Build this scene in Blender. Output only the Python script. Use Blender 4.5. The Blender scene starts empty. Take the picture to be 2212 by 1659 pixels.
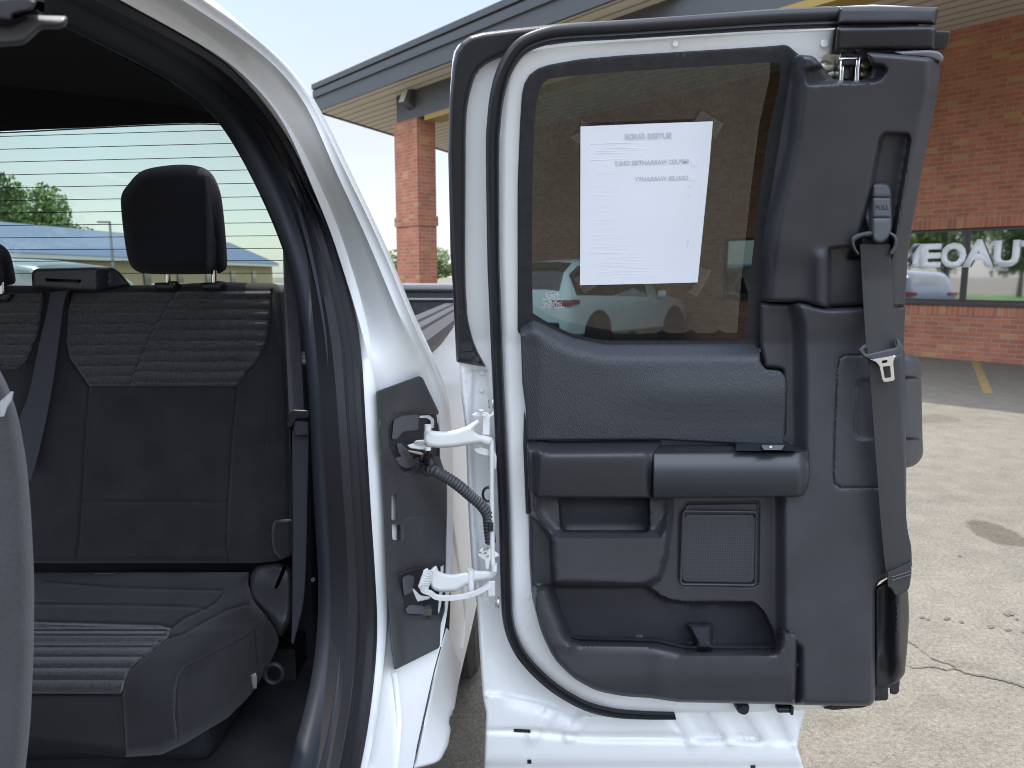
import bpy, bmesh, math, random
import numpy as np
from mathutils import Vector, Matrix, geometry
random.seed(3); rng = np.random.default_rng(5)
R = math.radians
SC = bpy.context.scene
COL = SC.collection
# ---------------------------------------------------------------- camera
H = 1.45; F = 1600.0; CU = 1106.0; CV = 829.5
PITCH = math.atan((CV-597)/F)
cam = bpy.data.cameras.new('camera'); camo = bpy.data.objects.new('camera', cam); COL.objects.link(camo)
camo.location = (0, 0, H); camo.rotation_euler = (R(90)-PITCH, 0, 0)
cam.sensor_width = 36; cam.lens = 36*F/2212; cam.clip_start = .05; cam.clip_end = 3000
cam.dof.use_dof = True; cam.dof.focus_distance = 1.40; cam.dof.aperture_fstop = 7.5
SC.camera = camo
# ---------------------------------------------------------------- sky, sun, exposure
SUN_EL = 66; SUN_AZ = -35          # azimuth measured from +Y, negative to the left
w = bpy.data.worlds.new('World'); SC.world = w; w.use_nodes = True
nt = w.node_tree; bg = nt.nodes['Background']
sky = nt.nodes.new('ShaderNodeTexSky'); sky.sky_type = 'NISHITA'; sky.sun_disc = False
sky.sun_elevation = R(SUN_EL); sky.sun_rotation = R(SUN_AZ); sky.dust_density = 1.2; sky.air_density = 1.0; sky.ozone_density = 1.5
tc = nt.nodes.new('ShaderNodeTexCoord'); mp = nt.nodes.new('ShaderNodeMapping'); mp.inputs['Scale'].default_value = (1, 1, 3.2)
nz = nt.nodes.new('ShaderNodeTexNoise'); nz.inputs['Scale'].default_value = 1.7; nz.inputs['Detail'].default_value = 5; nz.inputs['Roughness'].default_value = .5
cr = nt.nodes.new('ShaderNodeValToRGB'); cr.color_ramp.elements[0].position = .42; cr.color_ramp.elements[1].position = .72
cr.color_ramp.elements[0].color = (.62,)*3+(1,); cr.color_ramp.elements[1].color = (.97,)*3+(1,)
mx = nt.nodes.new('ShaderNodeMix'); mx.data_type = 'RGBA'; mx.inputs['B'].default_value = (5.0, 5.45, 6.2, 1)
nt.links.new(tc.outputs['Generated'], mp.inputs[0]); nt.links.new(mp.outputs[0], nz.inputs['Vector'])
nt.links.new(nz.outputs['Fac'], cr.inputs[0]); nt.links.new(cr.outputs[0], mx.inputs['Factor'])
nt.links.new(sky.outputs[0], mx.inputs['A'])
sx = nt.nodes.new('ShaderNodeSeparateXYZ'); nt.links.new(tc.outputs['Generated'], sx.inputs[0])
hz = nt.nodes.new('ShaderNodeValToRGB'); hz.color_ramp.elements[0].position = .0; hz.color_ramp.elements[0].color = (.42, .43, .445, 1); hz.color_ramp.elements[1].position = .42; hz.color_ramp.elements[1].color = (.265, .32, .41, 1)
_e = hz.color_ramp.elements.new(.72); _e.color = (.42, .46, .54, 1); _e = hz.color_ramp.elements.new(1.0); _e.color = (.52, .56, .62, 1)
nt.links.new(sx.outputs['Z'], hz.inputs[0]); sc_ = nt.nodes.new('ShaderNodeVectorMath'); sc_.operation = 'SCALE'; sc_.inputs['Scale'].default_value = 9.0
# sky brightened behind the photographer, an added unseen fill for the shaded faces
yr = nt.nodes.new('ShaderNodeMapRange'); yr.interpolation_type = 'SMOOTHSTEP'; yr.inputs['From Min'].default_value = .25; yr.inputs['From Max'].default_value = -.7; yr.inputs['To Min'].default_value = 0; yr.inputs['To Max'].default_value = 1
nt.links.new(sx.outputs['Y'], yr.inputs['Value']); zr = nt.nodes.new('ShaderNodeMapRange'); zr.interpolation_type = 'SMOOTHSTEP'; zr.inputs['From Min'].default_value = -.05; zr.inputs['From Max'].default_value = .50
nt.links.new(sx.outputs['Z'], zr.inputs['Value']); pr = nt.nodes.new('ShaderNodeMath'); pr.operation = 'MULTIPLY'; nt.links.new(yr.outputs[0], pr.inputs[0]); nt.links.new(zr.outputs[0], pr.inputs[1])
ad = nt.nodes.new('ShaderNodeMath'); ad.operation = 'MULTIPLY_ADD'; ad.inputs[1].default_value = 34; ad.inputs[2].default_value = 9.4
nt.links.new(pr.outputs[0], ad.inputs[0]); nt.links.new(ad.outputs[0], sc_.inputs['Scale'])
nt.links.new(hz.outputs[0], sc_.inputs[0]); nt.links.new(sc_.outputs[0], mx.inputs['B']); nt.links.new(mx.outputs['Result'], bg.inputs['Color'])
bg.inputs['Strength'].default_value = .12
sun = bpy.data.lights.new('sun', 'SUN'); suno = bpy.data.objects.new('sun', sun); COL.objects.link(suno)
sun.energy = 2.1; sun.angle = R(.6); sun.color = (1, .955, .88)
suno.rotation_euler = (R(90-SUN_EL), 0, R(180-SUN_AZ)); suno.location = (0, 0, 20)
_d = Vector((math.sin(R(SUN_AZ))*math.cos(R(SUN_EL)), math.cos(R(SUN_AZ))*math.cos(R(SUN_EL)), math.sin(R(SUN_EL))))
suno.rotation_euler = _d.to_track_quat('Z', 'Y').to_euler()
vs = SC.view_settings; vs.view_transform = 'Standard'; vs.look = 'None'; vs.exposure = 1.10; vs.gamma = 1
SC.render.engine = 'CYCLES'; SC.cycles.pixel_filter_type = 'BLACKMAN_HARRIS'; SC.cycles.filter_width = 1.0; SC.cycles.max_bounces = 8; SC.cycles.transparent_max_bounces = 12

# ---------------------------------------------------------------- points: pixel of the 2212 x 1659 view -> place in the world
SP, CP = math.sin(PITCH), math.cos(PITCH)
def ray(u, v):
    u = np.asarray(u, float); v = np.asarray(v, float)
    dx = (u-CU)/F; dz = -(v-CV)/F
    return dx, CP+dz*SP, -SP+dz*CP
def P(u, v, Y):
    a, b, c = ray(u, v); t = np.asarray(Y, float)/b
    return np.stack(np.broadcast_arrays(a*t, b*t, H+c*t), -1)
def PZ(u, v, z):
    a, b, c = ray(u, v); t = (z-H)/c
    return np.stack(np.broadcast_arrays(a*t, b*t, H+c*t), -1)
def YX(u, v, off, tum=0.34, z0=1.3):      # depth at which a ray meets the cab side surface X = -off - tum*(z-z0)+
    a, b, c = ray(u, v); Y = -off/np.minimum(a, -.004)*b
    for _ in range(30):
        z = H+c/b*Y; X = -off-tum*.5*((z-z0)+np.sqrt((z-z0)**2+.015)); Y = .5*Y+.5*X/np.minimum(a, -.004)*b
    return Y
def PXs(u, v, off, tum=.34, z0=1.3): return P(u, v, YX(u, v, off, tum, z0))
def YZ(u, v, z):
    a, b, c = ray(u, v); return (z-H)/c*b

# ---------------------------------------------------------------- object helpers
def link(o, parent=None):
    COL.objects.link(o)
    if parent is not None:
        o.parent = parent
        if parent.type == 'EMPTY' and 'atorigin' not in parent: o.matrix_parent_inverse = Matrix.Translation(-Vector(parent.location))
    return o
def tag(o, label=None, cat=None, group=None, kind=None):
    if label: o['label'] = label
    if cat: o['category'] = cat
    if group: o['group'] = group
    if kind: o['kind'] = kind
    return o
def empty(name, loc, label, cat, group=None):
    o = bpy.data.objects.new(name, None); o.location = loc; o.empty_display_size = .1; COL.objects.link(o)
    return tag(o, label, cat, group)
def mesh_obj(name, verts, faces, mat, parent=None, smooth=35, fmat=None):
    me = bpy.data.meshes.new(name); me.from_pydata([tuple(map(float, p)) for p in verts], [], [tuple(map(int, f)) for f in faces])
    for m in (mat if isinstance(mat, (list, tuple)) else [mat]): me.materials.append(m)
    if fmat is not None: me.polygons.foreach_set('material_index', list(map(int, fmat)))
    fin(me, smooth)
    return link(bpy.data.objects.new(name, me), parent)
def fin(me, smooth=35):
    bm = bmesh.new(); bm.from_mesh(me); bmesh.ops.recalc_face_normals(bm, faces=bm.faces); bm.to_mesh(me); bm.free()
    if smooth:
        me.polygons.foreach_set('use_smooth', [True]*len(me.polygons)); me.set_sharp_from_angle(angle=R(smooth))
    me.update()
def bmo(name, bm, mat, parent=None, smooth=35):
    me = bpy.data.meshes.new(name); bm.to_mesh(me); bm.free()
    for m in (mat if isinstance(mat, (list, tuple)) else [mat]): me.materials.append(m)
    fin(me, smooth)
    return link(bpy.data.objects.new(name, me), parent)
def addbox(bm, c, s, rz=0, bev=0, M=None, rx=0):
    r = bmesh.ops.create_cube(bm, size=1)
    mt = Matrix.Translation(c) @ Matrix.Rotation(rz, 4, 'Z') @ Matrix.Rotation(rx, 4, 'X') @ Matrix.Diagonal((s[0], s[1], s[2], 1))
    if M is not None: mt = M @ mt
    bmesh.ops.transform(bm, matrix=mt, verts=r['verts'])
    if bev:
        es = list({e for v_ in r['verts'] for e in v_.link_edges})
        bmesh.ops.bevel(bm, geom=es, offset=bev, segments=3, profile=.5, affect='EDGES')
def addcyl(bm, p0, p1, r0, r1=None, seg=20):
    p0 = Vector(p0); p1 = Vector(p1); r1 = r0 if r1 is None else r1; d = p1-p0
    r = bmesh.ops.create_cone(bm, cap_ends=True, segments=seg, radius1=r0, radius2=r1, depth=d.length)
    bmesh.ops.transform(bm, matrix=Matrix.Translation((p0+p1)/2) @ d.to_track_quat('Z', 'Y').to_matrix().to_4x4(), verts=r['verts'])
def crom(pts, n, closed=False):
    p = np.asarray(pts, float); m = len(p)
    if closed: q = np.vstack([p[-1], p, p[0], p[1]]); segs = m
    else: q = np.vstack([2*p[0]-p[1], p, 2*p[-1]-p[-2]]); segs = m-1
    out = []
    for i in range(segs):
        a, b, c, d = q[i:i+4]
        for t in np.linspace(0, 1, 13)[:-1]:
            out.append(.5*((2*b)+(-a+c)*t+(2*a-5*b+4*c-d)*t*t+(-a+3*b-3*c+d)*t**3))
    out.append(p[0] if closed else p[-1]); out = np.array(out)
    s = np.r_[0, np.cumsum(np.linalg.norm(np.diff(out, axis=0), axis=1))]
    t = np.linspace(0, s[-1], n+1)[:-1] if closed else np.linspace(0, s[-1], n)
    return np.stack([np.interp(t, s, out[:, k]) for k in range(out.shape[1])], 1)
def rnd(poly, r=6, n=4):                  # polygon with rounded corners; a point may carry its own radius
    out = []; m = len(poly)
    for i in range(m):
        a = np.array(poly[i-1][:2], float); b = np.array(poly[i][:2], float); c = np.array(poly[(i+1) % m][:2], float)
        rr = poly[i][2] if len(poly[i]) > 2 else r
        la = np.linalg.norm(a-b); lc = np.linalg.norm(c-b); q = min(rr, la*.48, lc*.48)
        if q < .3: out.append(b); continue
        p0 = b+(a-b)/la*q; p1 = b+(c-b)/lc*q
        for t in np.linspace(0, 1, n+1): out.append((1-t)**2*p0+2*t*(1-t)*b+t*t*p1)
    return np.array(out)
def dens(poly, step, closed=True):
    p = np.asarray(poly, float); q = np.vstack([p, p[:1]]) if closed else p; out = []
    for a, b in zip(q[:-1], q[1:]):
        k = max(1, int(math.ceil(np.linalg.norm(b-a)/step)))
        for i in range(k): out.append(a+(b-a)*i/k)
    if not closed: out.append(q[-1])
    return np.array(out)
def sd(u, v, poly):                       # signed distance to a polygon, + inside
    p = np.asarray(poly, float); u = np.asarray(u, float); v = np.asarray(v, float)
    best = np.full(u.shape, 1e9); ins = np.zeros(u.shape, bool)
    for a, b in zip(p, np.roll(p, -1, 0)):
        e = b-a; L = e@e
        if L < 1e-12: continue
        t = np.clip(((u-a[0])*e[0]+(v-a[1])*e[1])/L, 0, 1)
        best = np.minimum(best, (u-a[0]-t*e[0])**2+(v-a[1]-t*e[1])**2)
        if a[1] != b[1]:
            c = ((a[1] > v) != (b[1] > v)) & (u < (b[0]-a[0])*(v-a[1])/(b[1]-a[1])+a[0]); ins ^= c
    return np.where(ins, 1, -1)*np.sqrt(best)
def S(x, w=1.0): t = np.clip((np.asarray(x, float)+w)/(2*w), 0, 1); return t*t*(3-2*t)
def line_d(u, v, pts):                    # distance to an open polyline
    p = np.asarray(pts, float); best = np.full(np.shape(u), 1e9)
    for a, b in zip(p[:-1], p[1:]):
        e = b-a; L = e@e+1e-9; t = np.clip(((u-a[0])*e[0]+(v-a[1])*e[1])/L, 0, 1)
        best = np.minimum(best, (u-a[0]-t*e[0])**2+(v-a[1]-t*e[1])**2)
    return np.sqrt(best)
def rings(poly, offs, step, closed=True):
    p = dens(poly, step, closed)
    t = (np.roll(p, -1, 0)-np.roll(p, 1, 0)) if closed else np.gradient(p, axis=0)
    n = np.stack([t[:, 1], -t[:, 0]], 1)/(np.linalg.norm(t, axis=1)[:, None]+1e-9)
    return np.vstack([p+n*o for o in offs])
def sheet(name, outline, Yf, mat, parent=None, step=12, rim=(0, 0), skirt=.03, feats=(), holes=(), zones=(), pmap=None, smooth=40, extra=None):
    """a moulded panel: outline in view pixels, Yf(u,v) its depth, rounded rim, an edge of real thickness"""
    ol = dens(outline, step*.6); holes = [dens(h, step*.6) for h in holes]
    pts = [ol]+holes; cons = []; k = 0
    for l in pts:
        n = len(l); cons += [(k+i, k+(i+1) % n) for i in range(n)]; k += n
    inner = []
    u0, v0 = ol.min(0); u1, v1 = ol.max(0)
    gu, gv = np.meshgrid(np.arange(u0+step/2, u1, step), np.arange(v0+step/2, v1, step)); gu[1::2] += step/2
    g = np.stack([gu.ravel(), gv.ravel()], 1); g = g+rng.uniform(-.02, .02, g.shape); inner.append(g)
    if rim[0]:
        rr = rings(ol, [s*rim[0]*q for s in (1, -1) for q in (.08, .25, .5, .8, 1.05)], step*.6); inner.append(rr)
    for f in feats:
        cl = f[2] if len(f) > 2 else True; ww = f[1]
        inner.append(rings(f[0], [0, ww*.5, ww, -ww*.5, -ww, ww*1.8, -ww*1.8], max(2.5, min(step, ww*3)), cl))
    if extra is not None: inner.append(np.asarray(extra, float))
    inner = np.vstack(inner)
    d = sd(inner[:, 0], inner[:, 1], ol); keep = d > min(step*.12, 1.0)
    for h in holes: keep &= sd(inner[:, 0], inner[:, 1], h) < -min(step*.12, 1.0)
    inner = inner[keep]
    key = np.round(inner/.7).astype(int); _, ix = np.unique(key, axis=0, return_index=True); inner = inner[ix]
    allp = np.vstack(pts+[inner])
    vv, ee, ff, _, _, _ = geometry.delaunay_2d_cdt([Vector(p) for p in allp.tolist()], cons, [], 0, 1e-4)
    vv = np.array([(p.x, p.y) for p in vv]); tri = np.array([f for f in ff if len(f) == 3])
    c = vv[tri].mean(1); ok = sd(c[:, 0], c[:, 1], ol) > 0
    for h in holes: ok &= sd(c[:, 0], c[:, 1], h) < 0
    tri = tri[ok]; c = c[ok]
    U, Vv = vv[:, 0], vv[:, 1]; Y = np.asarray(Yf(U, Vv), float)+0*U
    if rim[0]:
        dd = np.clip(sd(U, Vv, ol), 0, None)
        x = 1-np.minimum(dd/rim[0], 1); Y = Y+rim[1]*(1-np.sqrt(np.maximum(0, 1-x*x)))
    p3 = (pmap or P)(U, Vv, Y)
    used = np.unique(tri); mp_ = -np.ones(len(vv), int); mp_[used] = np.arange(len(used)); p3 = p3[used]; tri = mp_[tri]
    fm = np.zeros(len(tri), int)
    for q, (pl, mi) in enumerate(zones): fm[sd(c[:, 0], c[:, 1], pl) > 0] = mi
    me = bpy.data.meshes.new(name); me.from_pydata(p3.tolist(), [], tri.tolist()); me.polygons.foreach_set('material_index', fm.tolist())
    bm = bmesh.new(); bm.from_mesh(me)
    if skirt:
        be = [e for e in bm.edges if e.is_boundary]
        r = bmesh.ops.extrude_edge_only(bm, edges=be)
        nv = [g_ for g_ in r['geom'] if isinstance(g_, bmesh.types.BMVert)]
        for q in nv:
                d_ = q.co-Vector((0, 0, H)); q.co = Vector((0, 0, H))+d_*(1+skirt/max(.2, d_.y))
    bm.to_mesh(me); bm.free()
    for m in (mat if isinstance(mat, (list, tuple)) else [mat]): me.materials.append(m)
    fin(me, smooth)
    return link(bpy.data.objects.new(name, me), parent)
def circ(r, n=12, ry=None, ph=0): return [(r*math.cos(2*math.pi*i/n+ph), (ry or r)*math.sin(2*math.pi*i/n+ph)) for i in range(n)]
def rrect(wd, ht, r, n=3):
    return [tuple(q) for q in rnd([(-wd/2, -ht/2), (wd/2, -ht/2), (wd/2, ht/2), (-wd/2, ht/2)], r, n)]
def sweep(name, path, prof, mat, parent=None, ref=(0, -1, 0), scale=None, closed=False, caps=True, smooth=40, zz=None):
    """sweep profile (side, towards ref) along a 3-D path"""
    p = np.asarray(path, float); n = len(p); t = np.gradient(p, axis=0)
    if closed: t = np.roll(p, -1, 0)-np.roll(p, 1, 0)
    t /= np.linalg.norm(t, axis=1)[:, None]+1e-12
    ref = np.broadcast_to(np.asarray(ref, float), p.shape)
    nrm = ref-t*(ref*t).sum(1)[:, None]; nrm /= np.linalg.norm(nrm, axis=1)[:, None]+1e-9
    sde = np.cross(t, nrm); m = len(prof); pr = np.array(prof)
    sc = np.ones((n, 2)) if scale is None else np.array(scale).reshape(n, -1)*np.ones((n, 2))
    V = (p[:, None]+sde[:, None]*pr[None, :, :1]*sc[:, None, :1]+nrm[:, None]*pr[None, :, 1:]*sc[:, None, 1:]).reshape(-1, 3)
    Fc = []
    for i in range(n if closed else n-1):
        j = (i+1) % n
        for k in range(m): Fc.append((i*m+k, i*m+(k+1) % m, j*m+(k+1) % m, j*m+k))
    if caps and not closed: Fc += [tuple(range(m)), tuple((n-1)*m+k for k in reversed(range(m)))]
    return mesh_obj(name, V, Fc, mat, parent, smooth)
def loft(name, curves, mat, parent=None, smooth=50, fmat=None):
    c = np.array(curves); a, n, _ = c.shape; V = c.reshape(-1, 3); Fc = []; fm = []
    for i in range(a-1):
        for k in range(n-1): Fc.append((i*n+k, i*n+k+1, (i+1)*n+k+1, (i+1)*n+k)); fm.append(fmat[i] if fmat else 0)
    return mesh_obj(name, V, Fc, mat, parent, smooth, fm)
def join(name, objs, parent=None):        # several meshes become one
    bm = bmesh.new(); mats = []; 
    for o in objs:
        n0 = len(bm.faces); bm.from_mesh(o.data); bm.faces.ensure_lookup_table()
        mi = []
        for m in o.data.materials:
            if m not in mats: mats.append(m)
            mi.append(mats.index(m))
        for f in bm.faces[n0:]: f.material_index = mi[f.material_index]
        bpy.data.objects.remove(o)
    me = bpy.data.meshes.new(name); bm.to_mesh(me); bm.free()
    for m in mats: me.materials.append(m)
    return link(bpy.data.objects.new(name, me), parent)
def text_mesh(body, size, bold=0, ext=0.0):
    cu = bpy.data.curves.new('t', 'FONT'); cu.body = body; cu.size = size; cu.offset = bold; cu.extrude = ext
    cu.align_x = 'CENTER'; cu.align_y = 'CENTER'; cu.resolution_u = 3
    o = bpy.data.objects.new('t', cu); COL.objects.link(o); dg = bpy.context.evaluated_depsgraph_get()
    me = bpy.data.meshes.new_from_object(o.evaluated_get(dg)); bpy.data.objects.remove(o); return me
def text_at(name, items, mat, parent):     # items: (body, size, matrix, bold, extrude)
    bm = bmesh.new()
    for body, size, M, bold, ext in items:
        me = text_mesh(body, size, bold, ext); n0 = len(bm.verts); bm.from_mesh(me); bm.verts.ensure_lookup_table()
        bmesh.ops.transform(bm, matrix=M, verts=bm.verts[n0:]); bpy.data.meshes.remove(me)
    return bmo(name, bm, mat, parent, 0)
def basis(o, x, y):
    x = Vector(x).normalized(); y = Vector(y).normalized(); z = x.cross(y); M = Matrix((x, y, z)).transposed().to_4x4(); M.translation = Vector(o); return M

# ---------------------------------------------------------------- materials
def mat(name, col, rough=.5, metal=0, spec=.5, coat=0, bump=None, var=None, sheen=0, coord='Object', nodes=None, trans=0, croug=.05):
    m = bpy.data.materials.new(name); m.use_nodes = True; n = m.node_tree; b = n.nodes['Principled BSDF']
    b.inputs['Base Color'].default_value = (*col, 1); b.inputs['Roughness'].default_value = rough; b.inputs['Metallic'].default_value = metal
    b.inputs['Specular IOR Level'].default_value = spec; b.inputs['Coat Weight'].default_value = coat; b.inputs['Coat Roughness'].default_value = croug
    b.inputs['Sheen Weight'].default_value = sheen
    t = n.nodes.new('ShaderNodeTexCoord')
    if var:                                # (scale, amount, detail[, second colour])
        z = n.nodes.new('ShaderNodeTexNoise'); z.inputs['Scale'].default_value = var[0]; z.inputs['Detail'].default_value = var[2]
        n.links.new(t.outputs[coord], z.inputs['Vector'])
        r = n.nodes.new('ShaderNodeMix'); r.data_type = 'RGBA'; c2 = var[3] if len(var) > 3 else tuple(c*(1-var[1]) for c in col)
        r.inputs['A'].default_value = (*[c*(1+var[1]) for c in col], 1); r.inputs['B'].default_value = (*c2, 1)
        q = n.nodes.new('ShaderNodeMapRange'); q.inputs['From Min'].default_value = .35; q.inputs['From Max'].default_value = .65
        n.links.new(z.outputs['Fac'], q.inputs['Value']); n.links.new(q.outputs[0], r.inputs['Factor']); n.links.new(r.outputs['Result'], b.inputs['Base Color'])
    if bump:                               # (scale, strength, distance)
        z = n.nodes.new('ShaderNodeTexNoise'); z.inputs['Scale'].default_value = bump[0]; z.inputs['Detail'].default_value = 2
        n.links.new(t.outputs[coord], z.inputs['Vector']); bp = n.nodes.new('ShaderNodeBump'); bp.inputs['Strength'].default_value = bump[1]; bp.inputs['Distance'].default_value = bump[2]
        n.links.new(z.outputs['Fac'], bp.inputs['Height']); n.links.new(bp.outputs[0], b.inputs['Normal'])
    if nodes: nodes(n, b, t)
    return m
WHITE = mat('white_paint', (.735, .745, .745), .34, coat=.35, spec=.4, var=(3, .012, 4), croug=.12)
WHITE2 = mat('white_primer_paint', (.62, .63, .62), .45, coat=.1, bump=(220, .12, .001))
RUBBER = mat('black_rubber', (.014, .014, .017), .42, bump=(300, .15, .001), spec=.45)
RUBBERM = mat('matte_rubber', (.011, .011, .013), .62, var=(60, .3, 3))
TRIM = mat('moulded_plastic', (.033, .0345, .040), .42, bump=(700, .35, .0006), var=(9, .12, 6), spec=.42)
TRIMG = mat('satin_plastic', (.024, .028, .034), .34, bump=(500, .1, .0004), spec=.5)
TRIMN = mat('grained_trim', (.018, .021, .028), .55, bump=(420, .5, .0008), spec=.3)
SEALM = mat('opening_rubber', (.012, .012, .015), .55, spec=.3, bump=(260, .2, .001))
COVER = mat('grey_plastic_cover', (.036, .036, .039), .5, bump=(500, .25, .0006), var=(9, .15, 4))
DARKP = mat('dark_recess_plastic', (.012, .013, .016), .6)
FAB = mat('seat_cloth', (.025, .0245, .027), .95, bump=(900, .35, .0006), var=(14, .15, 5), sheen=.15, spec=.2)
FABR = mat('quilted_cloth', (.050, .049, .051), .95, bump=(500, .4, .0008), var=(170, .28, 3), sheen=.25, spec=.2)
FABD = mat('dark_headrest_cloth', (.011, .011, .014), .95, bump=(900, .7, .001), sheen=.08, spec=.15)
LINER = mat('headliner_cloth', (.010, .010, .013), .95, spec=.1)
FSEAT = mat('front_seat_cloth', (.044, .044, .048), .85, bump=(220, .6, .002), var=(20, .1, 4), sheen=.2)
BELT = None
def beltnodes(n, b, t):
    wv = n.nodes.new('ShaderNodeTexWave'); wv.bands_direction = 'Z'; wv.inputs['Scale'].default_value = 230; wv.inputs['Distortion'].default_value = .6
    n.links.new(t.outputs['Object'], wv.inputs['Vector']); z = n.nodes.new('ShaderNodeTexNoise'); z.inputs['Scale'].default_value = 500
    n.links.new(t.outputs['Object'], z.inputs['Vector'])
    a = n.nodes.new('ShaderNodeMath'); a.operation = 'ADD'; n.links.new(wv.outputs['Fac'], a.inputs[0]); n.links.new(z.outputs['Fac'], a.inputs[1])
    bp = n.nodes.new('ShaderNodeBump'); bp.inputs['Strength'].default_value = .5; bp.inputs['Distance'].default_value = .0007
    n.links.new(a.outputs[0], bp.inputs['Height']); n.links.new(bp.outputs[0], b.inputs['Normal'])
BELT = mat('belt_webbing', (.038, .037, .036), .7, nodes=beltnodes, spec=.35)
BELT2 = mat('grey_belt_webbing', (.048, .050, .060), .7, nodes=beltnodes, spec=.35)
METAL = mat('bright_metal', (.78, .78, .8), .22, metal=1)
METALD = mat('dull_metal', (.42, .41, .38), .4, metal=1)
CHROME = mat('chrome', (.7, .7, .72), .12, metal=1)
PAPER = mat('white_paper', (.74, .76, .81), .9, var=(7, .02, 3), spec=.1)
INK = mat('show_through_print', (.50, .51, .56), .9, spec=.1)
INK2 = mat('faint_print', (.722, .74, .788), .9, spec=.1)
def insertnodes(n, b, t):
    m_ = n.nodes.new('ShaderNodeMapping'); m_.inputs['Rotation'].default_value = (0, R(38), 0); m_.inputs['Scale'].default_value = (330, 330, 150)
    v = n.nodes.new('ShaderNodeTexVoronoi'); v.inputs['Scale'].default_value = 1; v.inputs['Randomness'].default_value = .55
    n.links.new(t.outputs['Object'], m_.inputs[0]); n.links.new(m_.outputs[0], v.inputs['Vector'])
    bp = n.nodes.new('ShaderNodeBump'); bp.inputs['Strength'].default_value = .85; bp.inputs['Distance'].default_value = .0014
    n.links.new(v.outputs['Distance'], bp.inputs['Height']); n.links.new(bp.outputs[0], b.inputs['Normal'])
INSERT = mat('embossed_door_vinyl', (.032, .035, .042), .46, nodes=insertnodes, spec=.45)
def grillenodes(n, b, t):
    s = n.nodes.new('ShaderNodeSeparateXYZ'); n.links.new(t.outputs['Object'], s.inputs[0])
    def mth(op, a, bb=None, c=None):
        q = n.nodes.new('ShaderNodeMath'); q.operation = op
        for i, x in enumerate((a, bb, c)):
            if x is None: continue
            if isinstance(x, (int, float)): q.inputs[i].default_value = x
            else: n.links.new(x, q.inputs[i])
        return q.outputs[0]
    pu = .0050; fx = mth('MULTIPLY', s.outputs['X'], 2*math.pi/pu); fz = mth('MULTIPLY', s.outputs['Z'], 2*math.pi/(pu*1.732))
    g = mth('MULTIPLY', mth('SINE', fx), mth('SINE', fz)); g = mth('MULTIPLY', mth('COSINE', mth('MULTIPLY', fx, .5)), mth('COSINE', fz))
    g2 = mth('ABSOLUTE', g); r = n.nodes.new('ShaderNodeMapRange'); r.inputs['From Min'].default_value = .35; r.inputs['From Max'].default_value = .9
    n.links.new(g2, r.inputs['Value']); c = n.nodes.new('ShaderNodeMix'); c.data_type = 'RGBA'; c.inputs['A'].default_value = (.034, .037, .044, 1); c.inputs['B'].default_value = (.006, .006, .008, 1)
    n.links.new(r.outputs[0], c.inputs['Factor']); n.links.new(c.outputs['Result'], b.inputs['Base Color'])
GRILLE = mat('perforated_grille', (.04, .045, .055), .5, nodes=grillenodes)
def glass(name, tint, refl=1.0, rough=0.0):
    m = bpy.data.materials.new(name); m.use_nodes = True; n = m.node_tree; n.nodes.clear()
    o = n.nodes.new('ShaderNodeOutputMaterial'); tr = n.nodes.new('ShaderNodeBsdfTransparent'); tr.inputs[0].default_value = (*tint, 1)
    gl = n.nodes.new('ShaderNodeBsdfGlossy'); gl.inputs['Roughness'].default_value = rough; fr = n.nodes.new('ShaderNodeFresnel'); fr.inputs[0].default_value = 1.5
    mu = n.nodes.new('ShaderNodeMath'); mu.operation = 'MULTIPLY'; mu.inputs[1].default_value = refl
    ms = n.nodes.new('ShaderNodeMixShader'); n.links.new(fr.outputs[0], mu.inputs[0]); n.links.new(mu.outputs[0], ms.inputs[0])
    n.links.new(tr.outputs[0], ms.inputs[1]); n.links.new(gl.outputs[0], ms.inputs[2]); n.links.new(ms.outputs[0], o.inputs[0]); return m
DGLASS = glass('privacy_glass', (.145, .20, .20), 2.0)
RGLASS = glass('green_tinted_glass', (.62, .72, .64), .8)
TAPE = glass('clear_tape', (.78, .8, .8), 2.2, .25)
# ================================================================ PICKUP TRUCK
truck = empty('pickup_truck', (-1.15, .6, 0), 'white pickup truck with its rear-hinged rear door swung wide open, dark cloth interior showing', 'pickup truck')
K = .3333
TUM = .48
N = 110
def lin(v, v0, v1, a, b): t = np.clip((np.asarray(v, float)-v0)/(v1-v0), 0, 1); return a+(b-a)*t*t*(3-2*t)
W0 = crom([(130,-70),(253,0),(333,43),(433,100),(500,147),(553,203),(593,253),(636,327),(680,427),(710,500),(726,553),(746,620),(766,696),(776,766),(780,836),(783,903),(790,1020),(795,1106),(801,1190),(806,1273),(810,1356),(805,1440),(796,1523),(783,1606),(770,1670),(745,1760)], N)
AO = crom([(330,-70),(430,0),(500,44),(553,88),(610,130),(636,167),(665,203),(686,240),(708,290),(740,360),(786,450),(830,547),(860,616),(883,680),(903,730),(926,770),(956,826),(970,866),(976,913),(978,1000),(979,1106),(976,1200),(973,1290),(964,1353),(950,1406),(928,1500),(905,1600),(890,1670),(870,1760)], N)
SI = crom([(60,-60),(183,0),(267,43),(367,103),(467,157),(520,200),(553,237),(586,286),(620,360),(653,443),(674,520),(686,580),(700,640),(713,703),(720,753),(726,853),(735,953),(743,1106),(753,1206),(754,1306),(750,1406),(740,1506),(723,1590),(713,1659),(690,1760)], N)
TI = crom([(-60,-60),(60,10),(200,80),(330,150),(420,205),(470,250),(510,320),(553,400),(586,470),(610,530),(620,560),(643,636),(660,740),(670,853),(675,953),(680,1106),(691,1240),(690,1340),(683,1406),(670,1490),(653,1556),(621,1659),(590,1760)], N)
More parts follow.
